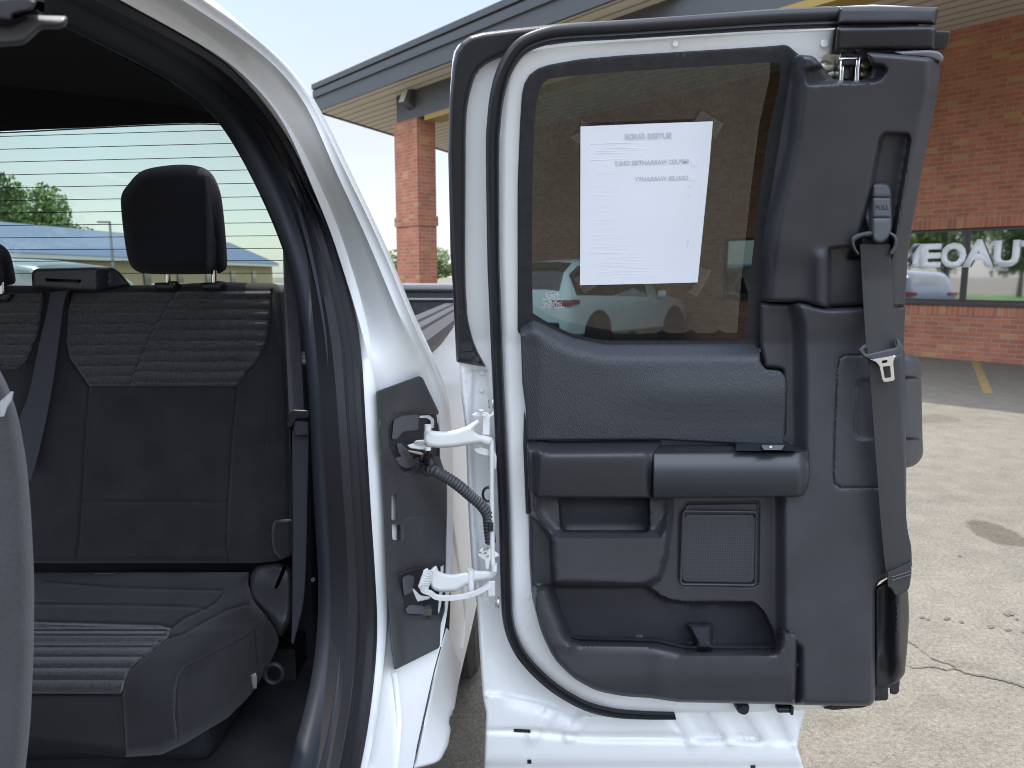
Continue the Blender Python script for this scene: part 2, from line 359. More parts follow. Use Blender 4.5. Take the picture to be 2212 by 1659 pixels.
def match(master, target):
    t = crom(target, 1600); m = len(master); tg = np.gradient(master, axis=0); tg /= np.linalg.norm(tg, axis=1)[:, None]
    ks = []
    for i in range(m):
        d = t-master[i]; L = np.linalg.norm(d, axis=1); along = np.abs(d@tg[i]); c_ = along+.03*L+1000*(L > 330); ks.append(int(np.argmin(c_)))
    ks = np.maximum.accumulate(np.array(ks, float)); w_ = np.ones(7)/7
    ks = np.convolve(np.r_[[2*ks[0]-ks[3-j] for j in range(3)], ks, [2*ks[-1]-ks[-2-j] for j in range(3)]], w_, 'valid')
    return t[np.clip(np.round(ks), 0, 1599).astype(int)]
def smooth(c, k=9):
    w_ = np.hanning(2*k+3)[1:-1]; w_ /= w_.sum(); n_ = len(w_)//2; e0 = 2*c[0]-c[n_:0:-1]; e1 = 2*c[-1]-c[-2:-n_-2:-1]; q = np.vstack([e0, c, e1])
    return np.stack([np.convolve(q[:, j], w_, 'valid') for j in range(c.shape[1])], 1)
SI = smooth(match(W0, SI)); TI = smooth(match(W0, TI)); AO = smooth(match(W0, AO), 5)
def side(c, a, b): return PXs(c[:, 0], c[:, 1], lin(c[:, 1], 100, 700, a, b), TUM)
pW = side(W0, .19, .25); pA = PXs(AO[:, 0], AO[:, 1], lin(AO[:, 1], 1300, 1659, .13, .178), TUM); pS = side(SI, .235, .27); pT = side(TI, .30, .33)
pW, pA, pS, pT = [smooth(q, 4) for q in (pW, pA, pS, pT)]
def facing(a, b):
    t_ = np.gradient(a, axis=0); n_ = np.cross(t_, b-a); n_ /= np.linalg.norm(n_, axis=1)[:, None]+1e-9; n_ *= np.sign((n_*(np.array([0, 0, H])-a)).sum(1))[:, None]; n_ = smooth(n_, 6); return n_/np.linalg.norm(n_, axis=1)[:, None]
nJ = facing(pW, pA); nS = facing(pS, pW); nT = facing(pT, pS)
fade = (1-lin(AO[:, 1], 1290, 1380, 0, 1))[:, None]
def blend(f, dx=0, dy=0): return pW*(1-f)+pA*f-nJ*dy*(fade if f > .7 else 1)
# white jamb and roof rail: flange, step, channel, outer ridge, then the skin turning away to the back
cur = [pW-nJ*.05, pW-nJ*.006, blend(.03), blend(.12, .002, -.006), blend(.17), blend(.20, -.012, .006), blend(.35, -.014, .004), blend(.62, -.012, .002),
       blend(.80, -.008), blend(.845, .002, -.006), blend(.88, .004, -.003), blend(.905, 0, -.001), blend(.955, -.002), blend(.985, .002), pA, pA+[.000, .012, .004], pA+[-.004, .06, .01], pA+[-.02, .14, .012]]
cab = loft('cab_body', cur, WHITE, truck, 60)
# roof skin above the rail and cab back
top = pA[:34]
rf = loft('roof_skin', [top+[-.004, .012, .004], top+[-.05, .03, .05], top*[0, 1, 0]+[-.62, .05, 1.90]+[0, 0, 0], top*[0, 1, 0]+[-1.15, .05, 1.925], top*[0, 1, 0]+[-1.7, .05, 1.90], top*[0, 1, 0]+[-2.0, .05, 1.6]], WHITE, cab, 60)
bm = bmesh.new(); addbox(bm, (-1.2, .0, 1.90), (1.1, 1.5, .03), 0, .01); addbox(bm, (-1.25, 1.80, 1.87), (1.0, .22, .03), 0, .01)
bmo('roof_panel', bm, WHITE, cab)
# door seal of the opening and the trim behind it
def mid(a, b, f, d=(0, 0, 0)):
    nn = nT if a is pT else (nS if a is pS else 0)
    return a*(1-f)+b*f-nn*d[1] if a is pT or a is pS else a*(1-f)+b*f+np.array(d)
seal = loft('opening_seal', [pS-nS*.03, pS, mid(pS, pW, .10, (0, -.010, 0)), mid(pS, pW, .22, (.0, -.006, 0)), mid(pS, pW, .30, (-.004, .006, 0)), mid(pS, pW, .42, (0, 0, 0)), mid(pS, pW, .52, (-.003, .004, 0)),
        mid(pS, pW, .62, (0, -.003, 0)), mid(pS, pW, .72, (-.004, .008, 0)), mid(pS, pW, .80, (.002, -.008, 0)), mid(pS, pW, .92, (.002, -.009, 0)), mid(pS, pW, 1.0, (0, -.001, 0)), pW-nJ*.012], SEALM, cab, 40)
trim = loft('pillar_trim', [pT+[.002, .30, 0], pT+[-.001, .02, 0], pT, mid(pT, pS, .10, (0, -.008, 0)), mid(pT, pS, .3, (.006, -.014, 0)), mid(pT, pS, .48, (.004, -.012, 0)), mid(pT, pS, .58, (-.004, .000, 0)), mid(pT, pS, .7, (-.006, .006, 0)), mid(pT, pS, .85, (0, -.004, 0)), mid(pT, pS, 1.0, (-.004, .006, 0))], TRIMN, cab, 60)
# headliner, rear wall, floor, far side
_k = int(np.searchsorted(TI[:, 1], 250)); tt = TI[:_k]; ptt = pT[:_k]
hl = loft('headliner', [ptt, mid(ptt, ptt*[0, 1, 0]+[-.7, .25, 1.80], .6), ptt*[0, 1, 0]+[-1.1, .2, 1.83], ptt*[0, 1, 0]+[-2.0, .2, 1.80]], LINER, cab, 60)
Yg = lambda u: 1.90+.12*(1-((np.asarray(u, float)-90)/520)**2)-.12
gw = crom([(-330,300),(-100,292),(0,284),(160,277),(300,270),(420,266),(487,268)], 30)
tw = P(gw[:, 0], gw[:, 1], 1.90)
hb = loft('headliner_rear', [tw, tw+[0, -.03, .02], tw*[1, 0, 1]+[0, 1.2, .10], tw*[1, 0, 1]+[0, .0, .12]], LINER, cab, 60)
bm = bmesh.new(); addbox(bm, (-1.15, 1.93, .935), (1.72, .04, .95)); addbox(bm, (-2.1, .9, .9), (.04, 2.1, .9)); addbox(bm, (-1.95, .9, 1.86), (.3, 2.1, .05)); addbox(bm, (-1.95, 1.95, 1.55), (.12, .1, .6)); addbox(bm, (-.37, 1.72, .93), (.03, .42, .94))
addbox(bm, (-1.25, 1.955, 1.885), (1.2, .05, .05)); addbox(bm, (-1.15, 1.80, .88), (1.36, .22, .76), 0, .02)
bmo('rear_wall_lining', bm, DARKP, cab)
bm = bmesh.new(); addbox(bm, (-1.15, 1.985, .9), (1.9, .03, .8), 0, .01); addbox(bm, (-2.15, .9, .9), (.04, 2.15, .95), 0, .01); addbox(bm, (-2.05, .9, 1.9), (.2, 2.1, .03), 0, .01)
bmo('outer_panel', bm, WHITE, cab)
FLOOR = mat('vinyl_floor_mat', (.040, .040, .042), .32, bump=(160, .5, .002), var=(7, .35, 5), spec=.5)
gx, gy = np.meshgrid(np.linspace(-2.1, -.30, 60), np.linspace(.0, 1.9, 60))
gz = .52+.05*S(gx+.42, .1)+.012*np.sin(gx*9+gy*4)*np.cos(gy*7)-.02*S(.9-gy, .1)
V = np.stack([gx.ravel(), gy.ravel(), gz.ravel()], 1); Fc = [(i*60+j, i*60+j+1, (i+1)*60+j+1, (i+1)*60+j) for i in range(59) for j in range(59)]
floor = mesh_obj('cab_floor', V, Fc, FLOOR, truck, 60)
bm = bmesh.new(); addbox(bm, (-1.2, 1.55, .60), (1.25, .5, .16), 0, .03); bmo('under_seat_tray', bm, DARKP, floor)
# sill beneath the opening
bm = bmesh.new(); addbox(bm, (-.30, .45, .50), (.22, 1.6, .10), 0, .02); bmo('door_sill', bm, RUBBERM, truck)
bm = bmesh.new(); addbox(bm, (-.17, .2, .47), (.06, 2.0, .16), 0, .02); bmo('rocker_panel', bm, WHITE, truck)
CON0 = mat('blackened_steel', (.05, .05, .055), .3, metal=1)
# ---- rear glass
gl = dens([(-330,305),(-100,296),(0,285),(160,277),(300,270),(420,266),(487,268),(530,330),(575,420),(625,560),(640,680),(-330,680)], 25)
RW = sheet('rear_window', gl, lambda u, v: 1.885+0*u, RGLASS, truck, step=60, skirt=0)
lines = []
for k, v0 in enumerate([281, 310, 339, 368, 397, 426, 454, 482, 510, 537, 563, 590]):
    xr = np.interp(v0, [270, 420, 560, 600], [487, 575, 625, 630])
    uu = np.linspace(-200, xr+8, 22); vv = v0+(487-uu)*.0287*(598-v0)/320
    path = P(uu, vv, 1.88); lines.append(sweep('defroster_line', path, circ(.0009, 4), DARKP, None))
join('defroster_line', lines, RW)
fr = sweep('window_frit', P(*crom([(-200,291),(0,287),(160,279),(300,272),(420,268),(487,270)], 30).T, 1.878), [(-.0015, 0), (.0015, 0), (.0015, .002), (-.0015, .002)], DARKP, RW)
# ---- bench seat back
def Yb(u, v): return 1.52+.16*(1215-np.asarray(v, float))/600
ribp = rnd([(157,632),(147,670),(143,740),(150,773),(173,806),(193,835),(513,835),(533,806),(556,782),(575,740),(583,686),(587,628)], 3)
ribl = np.array([(-330,640),(96,633),(84,720),(60,775),(44,796),(-330,800)], float)
split = [(385,628),(373,643),(333,710),(307,766),(277,835)]
seams = [[(193,835),(186,920),(178,1060),(170,1180),(165,1212)], [(512,838),(500,970),(492,1106),(490,1180),(497,1214)], [(176,1083),(490,1085)], [(193,836),(513,836)],
         [(157,632),(147,670),(143,740),(150,773),(173,806),(193,835)], [(587,628),(583,686),(575,740),(556,782),(533,806),(513,835)], split, [(96,633),(84,720),(60,775),(44,796)]]
stitch = [[(556,786),(573,820),(580,860),(578,920),(571,986),(566,1053),(568,1106),(583,1133),(590,1160)]]
def seatY(u, v):
    Y = Yb(u, v); s1 = sd(u, v, ribp); s2 = sd(u, v, ribl)
    right = (u-np.interp(v, [628, 643, 710, 766, 835], [385, 373, 333, 307, 277])) > 0
    ph = (v-632)/22.5+np.where(right, .42, 0)+.03*np.sin(u/37)
    bump = np.abs(np.sin(np.pi*ph))**.42
    Y = Y-.016*bump*S(s1-3, 3)-.016*bump*S(s2-3, 3)
    for l in seams: Y = Y+.0055*np.exp(-(line_d(u, v, l)/3.2)**2)
    for l in stitch: Y = Y+.0022*np.exp(-(line_d(u, v, l)/2.5)**2)+.0015*np.exp(-((line_d(u, v, l)-7)/2)**2)
    Y = Y-.022*S(u-545-(v-835)*-.02, 32)*S(v-700, 90)-.018*S(150-u, 40)*S(v-640, 40)*.6
    Y = Y+.012*np.exp(-((u-340)/120)**2)*S(v-850, 60)
    Y = Y+.002*np.sin(u/31+v/47)*np.sin(v/29)
    return Y
grv_pts = np.array([(u_, 632+22.5*(k-o_-.03*math.sin(u_/37))+d_) for lo, hi, o_ in ((-60, 385, 0), (270, 590, .42)) for k in range(1, 11) for d_ in (-4, -1.5, 0, 1.5, 4) for u_ in range(lo, hi, 9) if (u_ > np.interp(632+22.5*(k-o_), [628, 643, 710, 766, 835], [385, 373, 333, 307, 277])) == (o_ > 0)])
so = rnd([(-330,640,1),(-330,612,4),(60,617,4),(330,616,4),(470,609,4),(596,612,16),(611,625,8),(614,653,4),(620,770,4),(625,853,4),(630,1000,4),(631,1120,4),(629,1200,14),(600,1212,6),(553,1216,4),(300,1216,4),(-330,1216,4)], 4)
seat = sheet('bench_seat', so, seatY, [FAB, FABR], truck, step=5, rim=(16, .03), skirt=.12, feats=[(np.array(l, float), 3, False) for l in seams+stitch]+[(ribp, 3)], zones=[(ribp, 1), (ribl, 1)], smooth=60, extra=grv_pts)
# ---- cushion: a solid bounded by its front, top and outer side
rv = [1335, 1346, 1355, 1364, 1374, 1386, 1400, 1418, 1442, 1468, 1497]
ribc = rnd([(-330,1335),(60,1343),(345,1352),(370,1358),(362,1378),(322,1412),(290,1436),(275,1456),(268,1480),(262,1500),(-330,1497)], 4)
frontp = rnd([(-330,1497),(262,1500),(268,1560),(272,1640),(-330,1640)], 4)
cseams = [[(-330,1335),(60,1343),(345,1350),(370,1357),(362,1378),(322,1412),(290,1436),(275,1456),(268,1480),(264,1500),(268,1560),(272,1632)], [(-330,1497),(264,1500)],
          [(533,1306),(490,1318),(440,1345),(400,1368),(362,1380)], [(-330,1300),(100,1306),(300,1308),(420,1312),(445,1318)], [(372,1357),(400,1335),(440,1318),(470,1300),(482,1285),(478,1276),(400,1274),(250,1270),(100,1258)],
          [(560,1354),(500,1390),(440,1420),(400,1440),(386,1460),(380,1490),(378,1540),(384,1600)]]
def smax(a, b, k=.05): h = np.clip(.5+.5*(a-b)/k, 0, 1); return b+(a-b)*h+k*h*(1-h)
def cushY(u, v):
    u = np.asarray(u, float); v = np.asarray(v, float)
    zt = .775+.03*S(u-430, 60)+.02*np.exp(-((u-330)/80)**2)
    Yt = YZ(u, np.maximum(v, 1120), zt); a, b, c = ray(u, v)
    Yf = 1.13+0.0003*np.maximum(0, u-300)
    Ys = np.where(u > 250, -.47/np.minimum(a, -.05)*b, 0)       # outer side X=-.47
    Y = smax(Yt, Yf+.10*S(1640-v, 60)*0, .09); Y = smax(Y, Yf+np.maximum(0, (u-385))*.0011, .09)
    s = sd(u, v, ribc); ph = np.interp(v-(u-100)*.03*0, rv, np.arange(len(rv)))
    Y = Y-.020*np.abs(np.sin(np.pi*ph))**.6*S(s-2, 3)
    for l in cseams: Y = Y+.006*np.exp(-(line_d(u, v, l)/3)**2)
    Y = Y-.010*S(sd(u, v, [(372,1360),(560,1354),(500,1390),(400,1440),(380,1490),(384,1600),(272,1632),(268,1500),(290,1440)]), 12)
    return np.clip(Y, .9, 1.75)
co = rnd([(-330,1236),(540,1236),(536,1262),(553,1306),(583,1333),(600,1362),(603,1385),(596,1406),(573,1450),(553,1483),(540,1503),(493,1550),(400,1606),(350,1630),(267,1636),(67,1612),(-330,1605)], 5)
cush = sheet('seat_cushion', co, cushY, [FAB, FABR, mat('shaded_front_cloth', (.022, .022, .024), .95)], seat, step=5, rim=(24, .05), skirt=.10, feats=[(np.array(l, float), 3, False) for l in cseams], zones=[(ribc, 1), (frontp, 2)], smooth=60)  # front panel cloth coloured darker for the shade on it
rec = sheet('recliner_cover', rnd([(541,1240),(556,1221),(600,1216),(622,1220),(633,1235),(633,1320),(626,1348),(606,1378),(583,1338),(553,1306),(538,1290)], 8),
      lambda u, v: 1.50-.10*S(v-1290, 60)-.02*S(u-590, 20), COVER, seat, step=8, rim=(14, .04), skirt=.1, holes=[rnd([(612,1222),(620,1226),(604,1262),(597,1272),(592,1271),(600,1250)], 1)])
sheet('buckle_flap', rnd([(592,1124),(630,1120),(631,1200),(606,1208),(590,1190),(586,1150)], 8), lambda u, v: 1.47+0*u, FAB, seat, step=8, rim=(8, .015), skirt=.03)
for cx, w_, dx_ in ((625, 26, 0), (566, 30, 0)):
    pass
fl = sheet('side_strap', rnd([(551,1357),(583,1340),(599,1368),(602,1386),(590,1412),(566,1456),(558,1448)], 4), lambda u, v: cushY(np.minimum(u, 575), np.minimum(v, 1440))-.012, FAB, seat, step=8, rim=(3, .004), skirt=.02)
sheet('strap_ring', rnd([(541,1458,3),(552,1452,3),(556,1462),(555,1488,3),(546,1490,3),(543,1475)], 2), lambda u, v: 1.20+0*u, METALD, fl, step=6, rim=(2, .003), skirt=.006)
bm = bmesh.new()
for u, v in ((229, 1238), (530, 1246)):
    p = P(u, v, 1.60)[()]; addbox(bm, p, (.05, .006, .003))
bmo('child_seat_anchor', bm, METALD, seat)
# headrests
def headrest(u0, u1, v0, v1, full=True):
    W_, H_ = u1-u0, v1-v0
    q = lambda a, b: (u0+a*W_, v0+b*H_)
    ol = crom([q(.06,.18),q(.20,.05),q(.45,.0),(q(.68,.0)),q(.84,.06),q(.93,.22),q(.97,.45),q(1.0,.80),q(1.0,.93),q(.95,.985),q(.80,1.0),q(.3,1.0),q(.14,.97),q(.07,.88),q(.03,.68),q(0,.42),q(0,.28)], 90, True)
    sm = [q(.80,.03), q(.855,.35), q(.895,.70), q(.91,1.0)]
    h = sheet('headrest', ol, lambda u, v: 1.58-.0+.03*((np.asarray(u)-(u0+W_*.45))/W_*2)**2*.6+.003*np.exp(-(line_d(u, v, sm)/2.5)**2)*1.5+.05*S(u-(u0+W_*.84), 14), FABD, seat, step=9, rim=(26, .045), skirt=.07, feats=[(np.array(sm), 3, False)], smooth=60)
    bm = bmesh.new()
    for a in (.44, .88):
        u, _ = q(a, 0); addcyl(bm, P(u, v1-8, 1.655)[()], P(u, v1+24, 1.655)[()], .006)
    bmo('headrest_post', bm, CHROME, h)
    bm = bmesh.new()
    for a in (.44, .88):
        u, _ = q(a, 0); p = P(u, v1+26, 1.655)[()]; addbox(bm, p, (.045, .04, .016), 0, .006); addbox(bm, p+[.018, -.01, .004], (.018, .02, .014), 0, .005)
    bmo('headrest_guide', bm, RUBBER, h)
headrest(262, 490, 357, 592)
headrest(-190, 33, 520, 617)
# retractor housing on the seat top + centre belt
hs = sheet('belt_housing', rnd([(68,590,6),(76,580,6),(200,577,4),(245,577,5),(258,586,4),(283,616,4),(240,624,5),(205,630,4),(150,628),(70,622,6)], 4), lambda u, v: 1.60+.06*S(u-222, 16)-.0*v, TRIM, seat, step=7, rim=(7, .02), skirt=.14, holes=[rnd([(97,601),(176,604),(174,611),(100,608)], 2)])
bm = bmesh.new(); addbox(bm, P(136, 606, 1.65)[()], (.09, .04, .02)); bmo('housing_slot', bm, DARKP, hs)
def strap(name, left, right, Yf, m, parent, n=40, th=.0022, zz=0):
    l = crom(left, n); r = crom(right, n)
    a = P(l[:, 0], l[:, 1], Yf(l[:, 1])); b = P(r[:, 0], r[:, 1], Yf(r[:, 1])); mm = (a+b)/2-[0, .0015, 0]
    c0, c1, c2 = a+[0, th, 0], b+[0, th, 0], mm+[0, th, 0]
    o = loft(name, [c2, c0, a, a*.93+b*.07-[0, .0007, 0], mm, a*.07+b*.93-[0, .0007, 0], b, c1, c2], m, parent, 60); return o
bc = strap('centre_seat_belt', [(109,632),(100,680),(87,733),(62,850),(43,900),(30,960)], [(158,622),(140,645),(127,733),(110,850),(85,970),(66,1040)], lambda v: Yb(0, v)-.035, BELT2, truck)
# outboard belt beside the pillar
b1 = strap('seat_belt', [(611,535),(613,612),(617,700),(624,890)], [(632,535),(640,620),(648,720),(657,890)], lambda v: 1.50-(np.asarray(v)-540)*.0003, BELT2, truck)
strap('lower_webbing', [(631,930),(632,1100),(632,1250),(631,1340),(629,1385)], [(667,930),(663,1106),(661,1200),(655,1300),(634,1392)], lambda v: 1.36+0*np.asarray(v), BELT2, b1)
sheet('belt_fold', rnd([(633,908),(668,910),(668,942),(635,942)], 4), lambda u, v: 1.345+0*u, BELT2, b1, step=8, rim=(4, .006), skirt=.012)
gd = sheet('belt_guide', rnd([(618,920),(622,890),(634,884),(669,886),(670,898),(668,905),(640,906),(630,925),(622,925)], 4), lambda u, v: 1.34+0*u, RUBBER, b1, step=7, rim=(4, .006), skirt=.02)
bm = bmesh.new(); addcyl(bm, P(676, 1252, 1.6)[()], P(676, 1252, 1.56)[()], .008, .005)
bmo('anchor_bolt', bm, CON0, b1)
ringp = [P(592+19*math.cos(t), 1455+20*math.sin(t), 1.30)[()] for t in np.linspace(0, 2*math.pi, 29)[:-1]]
sweep('cargo_ring', ringp, circ(.0045, 8), RUBBER, floor, closed=True)
# ---- front seat at the left edge and the grab handle above
fs = sheet('front_seat', rnd([(-420,640),(-60,690),(0,800),(20,840),(40,900),(58,1000),(68,1120),(74,1250),(73,1400),(66,1560),(52,1690),(30,1800),(-420,1800)], 40), lambda u, v: .70+.06*((np.asarray(u)+100)/200)**2*np.where(u > -100, 1, 0), FSEAT, truck, step=14, rim=(34, .05), skirt=.14, smooth=60)
sheet('seat_tag', rnd([(-14,878),(10,858),(24,845),(30,846),(26,866),(16,880),(10,900),(-14,905)], 3), lambda u, v: .715+0*u, mat('grey_tag', (.34, .34, .37), .4), fs, step=8, rim=(2, .003), skirt=.006)
GH = mat('grab_handle_plastic', (.055, .053, .061), .5)
gh = sheet('grab_handle', rnd([(-260,20),(-100,30),(20,50,6),(55,32,4),(85,33,12),(147,35,10),(145,55,10),(130,63,8),(90,62,10),(72,80,16),(52,97,12),(-30,104,8),(-260,96)], 8), lambda u, v: .60+0*u, GH, truck, step=9, rim=(14, .02), skirt=.03, smooth=60)
sheet('handle_bracket', rnd([(-80,0),(60,-10),(80,4,5),(70,22,6),(28,32,4),(24,46,5),(0,44),(-80,30)], 4), lambda u, v: .58+0*u, RUBBERM, gh, step=9, rim=(6, .015), skirt=.03)

# ---- hinge cover on the jamb (grey), with its two pockets
def uW(v): return np.interp(v, W0[:, 1], W0[:, 0])
def uA(v): return np.interp(v, AO[:, 1], AO[:, 0])
def Yj(u, v):
    f = np.clip((u-uW(v))/(uA(v)-uW(v)), -.2, 1.05); k = np.searchsorted(W0[:, 1], v).clip(1, N-1)
    yw = np.interp(v, W0[:, 1], pW[:, 1]); ya = np.interp(v, AO[:, 1], pA[:, 1]); xw = np.interp(v, W0[:, 1], pW[:, 0]); xa = np.interp(v, AO[:, 1], pA[:, 0])
    a, b, c = ray(u, v); r = a/b                                   # ray in plan: X = r Y, against the line from (xw,yw) to (xa,ya)
    t = (xw-r*yw)/((xw-r*yw)-(xa-r*ya)); return yw+(ya-yw)*t
hc = rnd([(813,845,5),(905,812,3),(913,816,3),(951,896,6),(951,990,2),(957,1008,2),(960,1016,3),(966,1046,4),(966,1106),(963,1216,3),(961,1319,4),(952,1349,4),(950,1399,6),(852,1448,4),(845,1400),(836,1273),(830,1106),(820,953)], 5)
pk1 = rnd([(838,925,8),(850,905,10),(868,897,6),(905,893,3),(948,896,3),(948,985,4),(918,990,4),(878,1020,6),(868,1016,8),(852,990,8),(840,965,6)], 8)
pk2 = rnd([(858,1244,6),(870,1240,8),(895,1232,6),(958,1222,3),(958,1310,3),(945,1328,3),(890,1330,6),(875,1325,8),(870,1290,6)], 6)
pk3 = rnd([(846,1070,3),(856,1066,4),(858,1120,3),(857,1125,3),(846,1122,2)], 3)
pk4 = rnd([(846,1132,3),(864,1134,2),(864,1168,2),(848,1166,3)], 2)
grv = [(868,1166),(870,1120),(884,1116),(912,1114),(921,1120),(925,1135),(926,1190),(924,1225)]
def hcY(u, v):
    Y = Yj(u, v)-.030
    s = sd(u, v, pk1); Y = Y+.020*S(s+7, 5)-.006*S(s+22, 4)*S(-s-6, 3)*S(v-880, 10)*S(900-u, 30)
    s = sd(u, v, pk2); Y = Y+.020*S(s+7, 5)
    Y = Y-.006*S(20-(u-np.interp(v, [845, 953, 1106, 1273, 1448], [813, 820, 830, 836, 852])), 3)
    Y = Y+.003*np.exp(-(line_d(u, v, grv)/3)**2)
    Y = Y-.004*S(sd(u, v, [(868,1120),(922,1115),(926,1225),(870,1230)]), 3)
    return Y
hcv = sheet('hinge_cover', hc, hcY, [COVER, DARKP], cab, step=9, rim=(4, .006), skirt=.035, feats=[(pk1, 4), (pk2, 4), (grv, 3, False)], holes=[pk1, pk2, pk3, pk4], zones=[], smooth=45)
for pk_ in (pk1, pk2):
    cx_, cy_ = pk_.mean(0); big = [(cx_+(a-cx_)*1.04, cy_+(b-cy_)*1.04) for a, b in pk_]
    sheet('pocket_shade', big, lambda u, v: Yj(u, v)-.005, DARKP, cab, step=14, skirt=0)  # flat dark sheet standing in for the shade inside the pocket
COV2 = mat('inner_grey_plastic', (.075, .078, .086), .5, bump=(500, .2, .0006))
for q_ in ([(850,905,6),(868,897,6),(905,894,3),(903,930),(870,934,6),(858,950,6),(846,950,5)], [(856,958,3),(866,956,3),(884,975,6),(886,992,4),(872,994,4),(860,978,3)], [(852,990,4),(868,985,4),(906,984,5),(908,1004,5),(878,1014,6),(862,1006,4)],
           [(868,1248,6),(882,1240,5),(896,1246,5),(890,1280,4),(872,1290,6)], [(874,1316,4),(884,1306,4),(912,1308,4),(926,1320,3),(920,1328,3),(880,1328,4)]):
    sheet('pocket_step', rnd(q_, 4), lambda u, v: Yj(u, v)-.013, COV2, cab, step=8, rim=(4, .006), skirt=.008)
sheet('slot_liner', rnd([(845,1068),(857,1068),(857,1170),(845,1170)], 2), lambda u, v: Yj(u, v)-.006, WHITE, cab, step=12, skirt=0)
sheet('pocket_bracket', rnd([(906,898),(928,897,3),(938,906,4),(937,925),(931,925),(930,908,2),(922,903,2),(906,903)], 2), lambda u, v: Yj(u, v)-.012, WHITE2, cab, step=6, skirt=.006)
# white liner pieces glimpsed in the pockets
sheet('pocket_liner', rnd([(842,950),(852,945),(868,975),(862,980),(848,972)], 3), lambda u, v: Yj(u, v)-.0+.008, WHITE2, cab, step=8, skirt=.01, rim=(2, .003))
# cab lower corner behind the panel gap and the gap itself
lc = rnd([(964,1356,2),(970,1362),(980,1400,8),(996,1428,4),(990,1480),(982,1530,4),(972,1545,4),(970,1563),(974,1575,6),(968,1610,8),(950,1645,12),(925,1654,10),(890,1662),(860,1780),(830,1780),(896,1640),(948,1410)], 4)
sheet('rear_rocker', lc, lambda u, v: (lin(v, 1300, 1659, .133, .182)-np.clip((u-uA(v))/70, 0, 1)*lin(v, 1340, 1600, .012, .05))/np.maximum(.02, -(ray(u, v)[0]/ray(u, v)[1])), WHITE, cab, step=12, rim=(9, .02), skirt=.05, smooth=60)
# raised panel line on the white jamb's lower half
sweep('jamb_bead', P(*crom([(852,1452),(858,1500),(862,1560),(858,1620),(850,1700)], 24).T, 1.0)*0+np.stack([PXs(u, v, .0, TUM) if 0 else P(u, v, Yj(u, v)-.001) for u, v in crom([(852,1452),(858,1500),(862,1560),(858,1620),(850,1700)], 24)]), circ(.005, 10, .003), WHITE, cab)
sweep('panel_gap', np.stack([P(u, v, Yj(u, v)-.001) for u, v in crom([(952,1398),(938,1450),(920,1530),(900,1620),(888,1680)], 24)]), circ(.0012, 6), DARKP, cab)

# ---- hinges
def sw(name, pts, Y, prof, m, parent, n=24, scale=None, ref=(0, -1, 0)):
    c = crom(pts, n); Yv = np.interp(np.linspace(0, 1, n), np.linspace(0, 1, len(Y)), Y) if hasattr(Y, '__len__') else Y
    if scale is not None: scale = np.interp(np.linspace(0, 1, n), np.linspace(0, 1, len(scale)), scale)[:, None]*np.array([[1, 1]])
    return sweep(name, P(c[:, 0], c[:, 1], Yv), prof, m, parent, ref=ref, scale=scale)
def cyl_uv(bm, a, b, Ya, Yb_, r, r1=None, seg=18): addcyl(bm, P(a[0], a[1], Ya)[()], P(b[0], b[1], Yb_)[()], r, r1, seg)
def q1(l): return [(734.5+a[0]*.351, 497.7+a[1]*.351)+tuple(a[2:]) for a in l]
def q2(l): return [(734.5+a[0]*.349, 1080+a[1]*.349)+tuple(a[2:]) for a in l]
def forged(name, pl, Y0, Y1, parent, sk=.022, rim=(6, .008), m=None):
    a = rnd(pl, 4); u0, u1 = a[:, 0].min(), a[:, 0].max()
    return sheet(name, a, lambda u, v: Y0+(Y1-Y0)*(u-u0)/(u1-u0), m or WHITE2, parent, step=5, rim=rim, skirt=sk, smooth=45)
h1 = forged('hinge', q1([(515,1240,8),(535,1226,6),(580,1234),(650,1238),(720,1226),(780,1205),(815,1182),(850,1163,2),(862,1190,3),(822,1232,6),(850,1255,6),(925,1268,6),(945,1282,6),(940,1325,8),(905,1328,4),(860,1312),(780,1322),(700,1335),(600,1340),(545,1332,6),(515,1306,10)]), 1.375, 1.455, truck, .030, (9, .014))
bm = bmesh.new(); p0 = q1([(541,1196),(541,1232),(541,1335),(541,1352),(856,1215),(885,1215)])
cyl_uv(bm, p0[0], p0[1], 1.372, 1.372, .0065); cyl_uv(bm, p0[2], p0[3], 1.385, 1.385, .006)
bmo('hinge_pin', bm, WHITE2, h1)
forged('hinge_bracket', q1([(812,1132,3),(840,1118,4),(905,1118,5),(925,1136,3),(945,1100,2),(948,1140,6),(922,1152,4),(922,1262,3),(876,1258,2),(876,1156,4),(850,1150,3),(815,1142,3)]), 1.452, 1.462, h1, .02, (2.5, .003))
forged('hinge_bracket', q1([(818,1345,3),(865,1330,4),(915,1345,4),(945,1350,8),(965,1385,8),(962,1472,2),(946,1472,2),(942,1396,5),(893,1388,4),(840,1374,4)]), 1.455, 1.47, h1, .012, (2.5, .003))
bm = bmesh.new(); 
for a_ in ((868,1108),(885,1136)): p = q1([a_])[0]; cyl_uv(bm, (p[0], p[1]), (p[0], p[1]-2.5), 1.45, 1.45, .006, .005)
bmo('rivet', bm, WHITE2, h1)
bm = bmesh.new(); p = q1([(912,1068),(922,1068),(938,1064),(944,1064)]); cyl_uv(bm, p[0], p[1], 1.47, 1.47, .009, .009, 6); cyl_uv(bm, p[2], p[3], 1.47, 1.47, .0125, .0125); bmo('hinge_bolt', bm, METALD, h1)
forged('check_plate', q1([(412,1322,3),(470,1304,4),(520,1316,4),(572,1332,4),(545,1348,3),(495,1350,3),(430,1340,3)]), 1.385, 1.40, h1, .02, (2, .002))
forged('check_plate', q1([(400,1345,3),(430,1352,3),(500,1362,3),(520,1375,3),(500,1385,3),(430,1368,4)]), 1.392, 1.405, h1, .012, (2, .002), METALD)
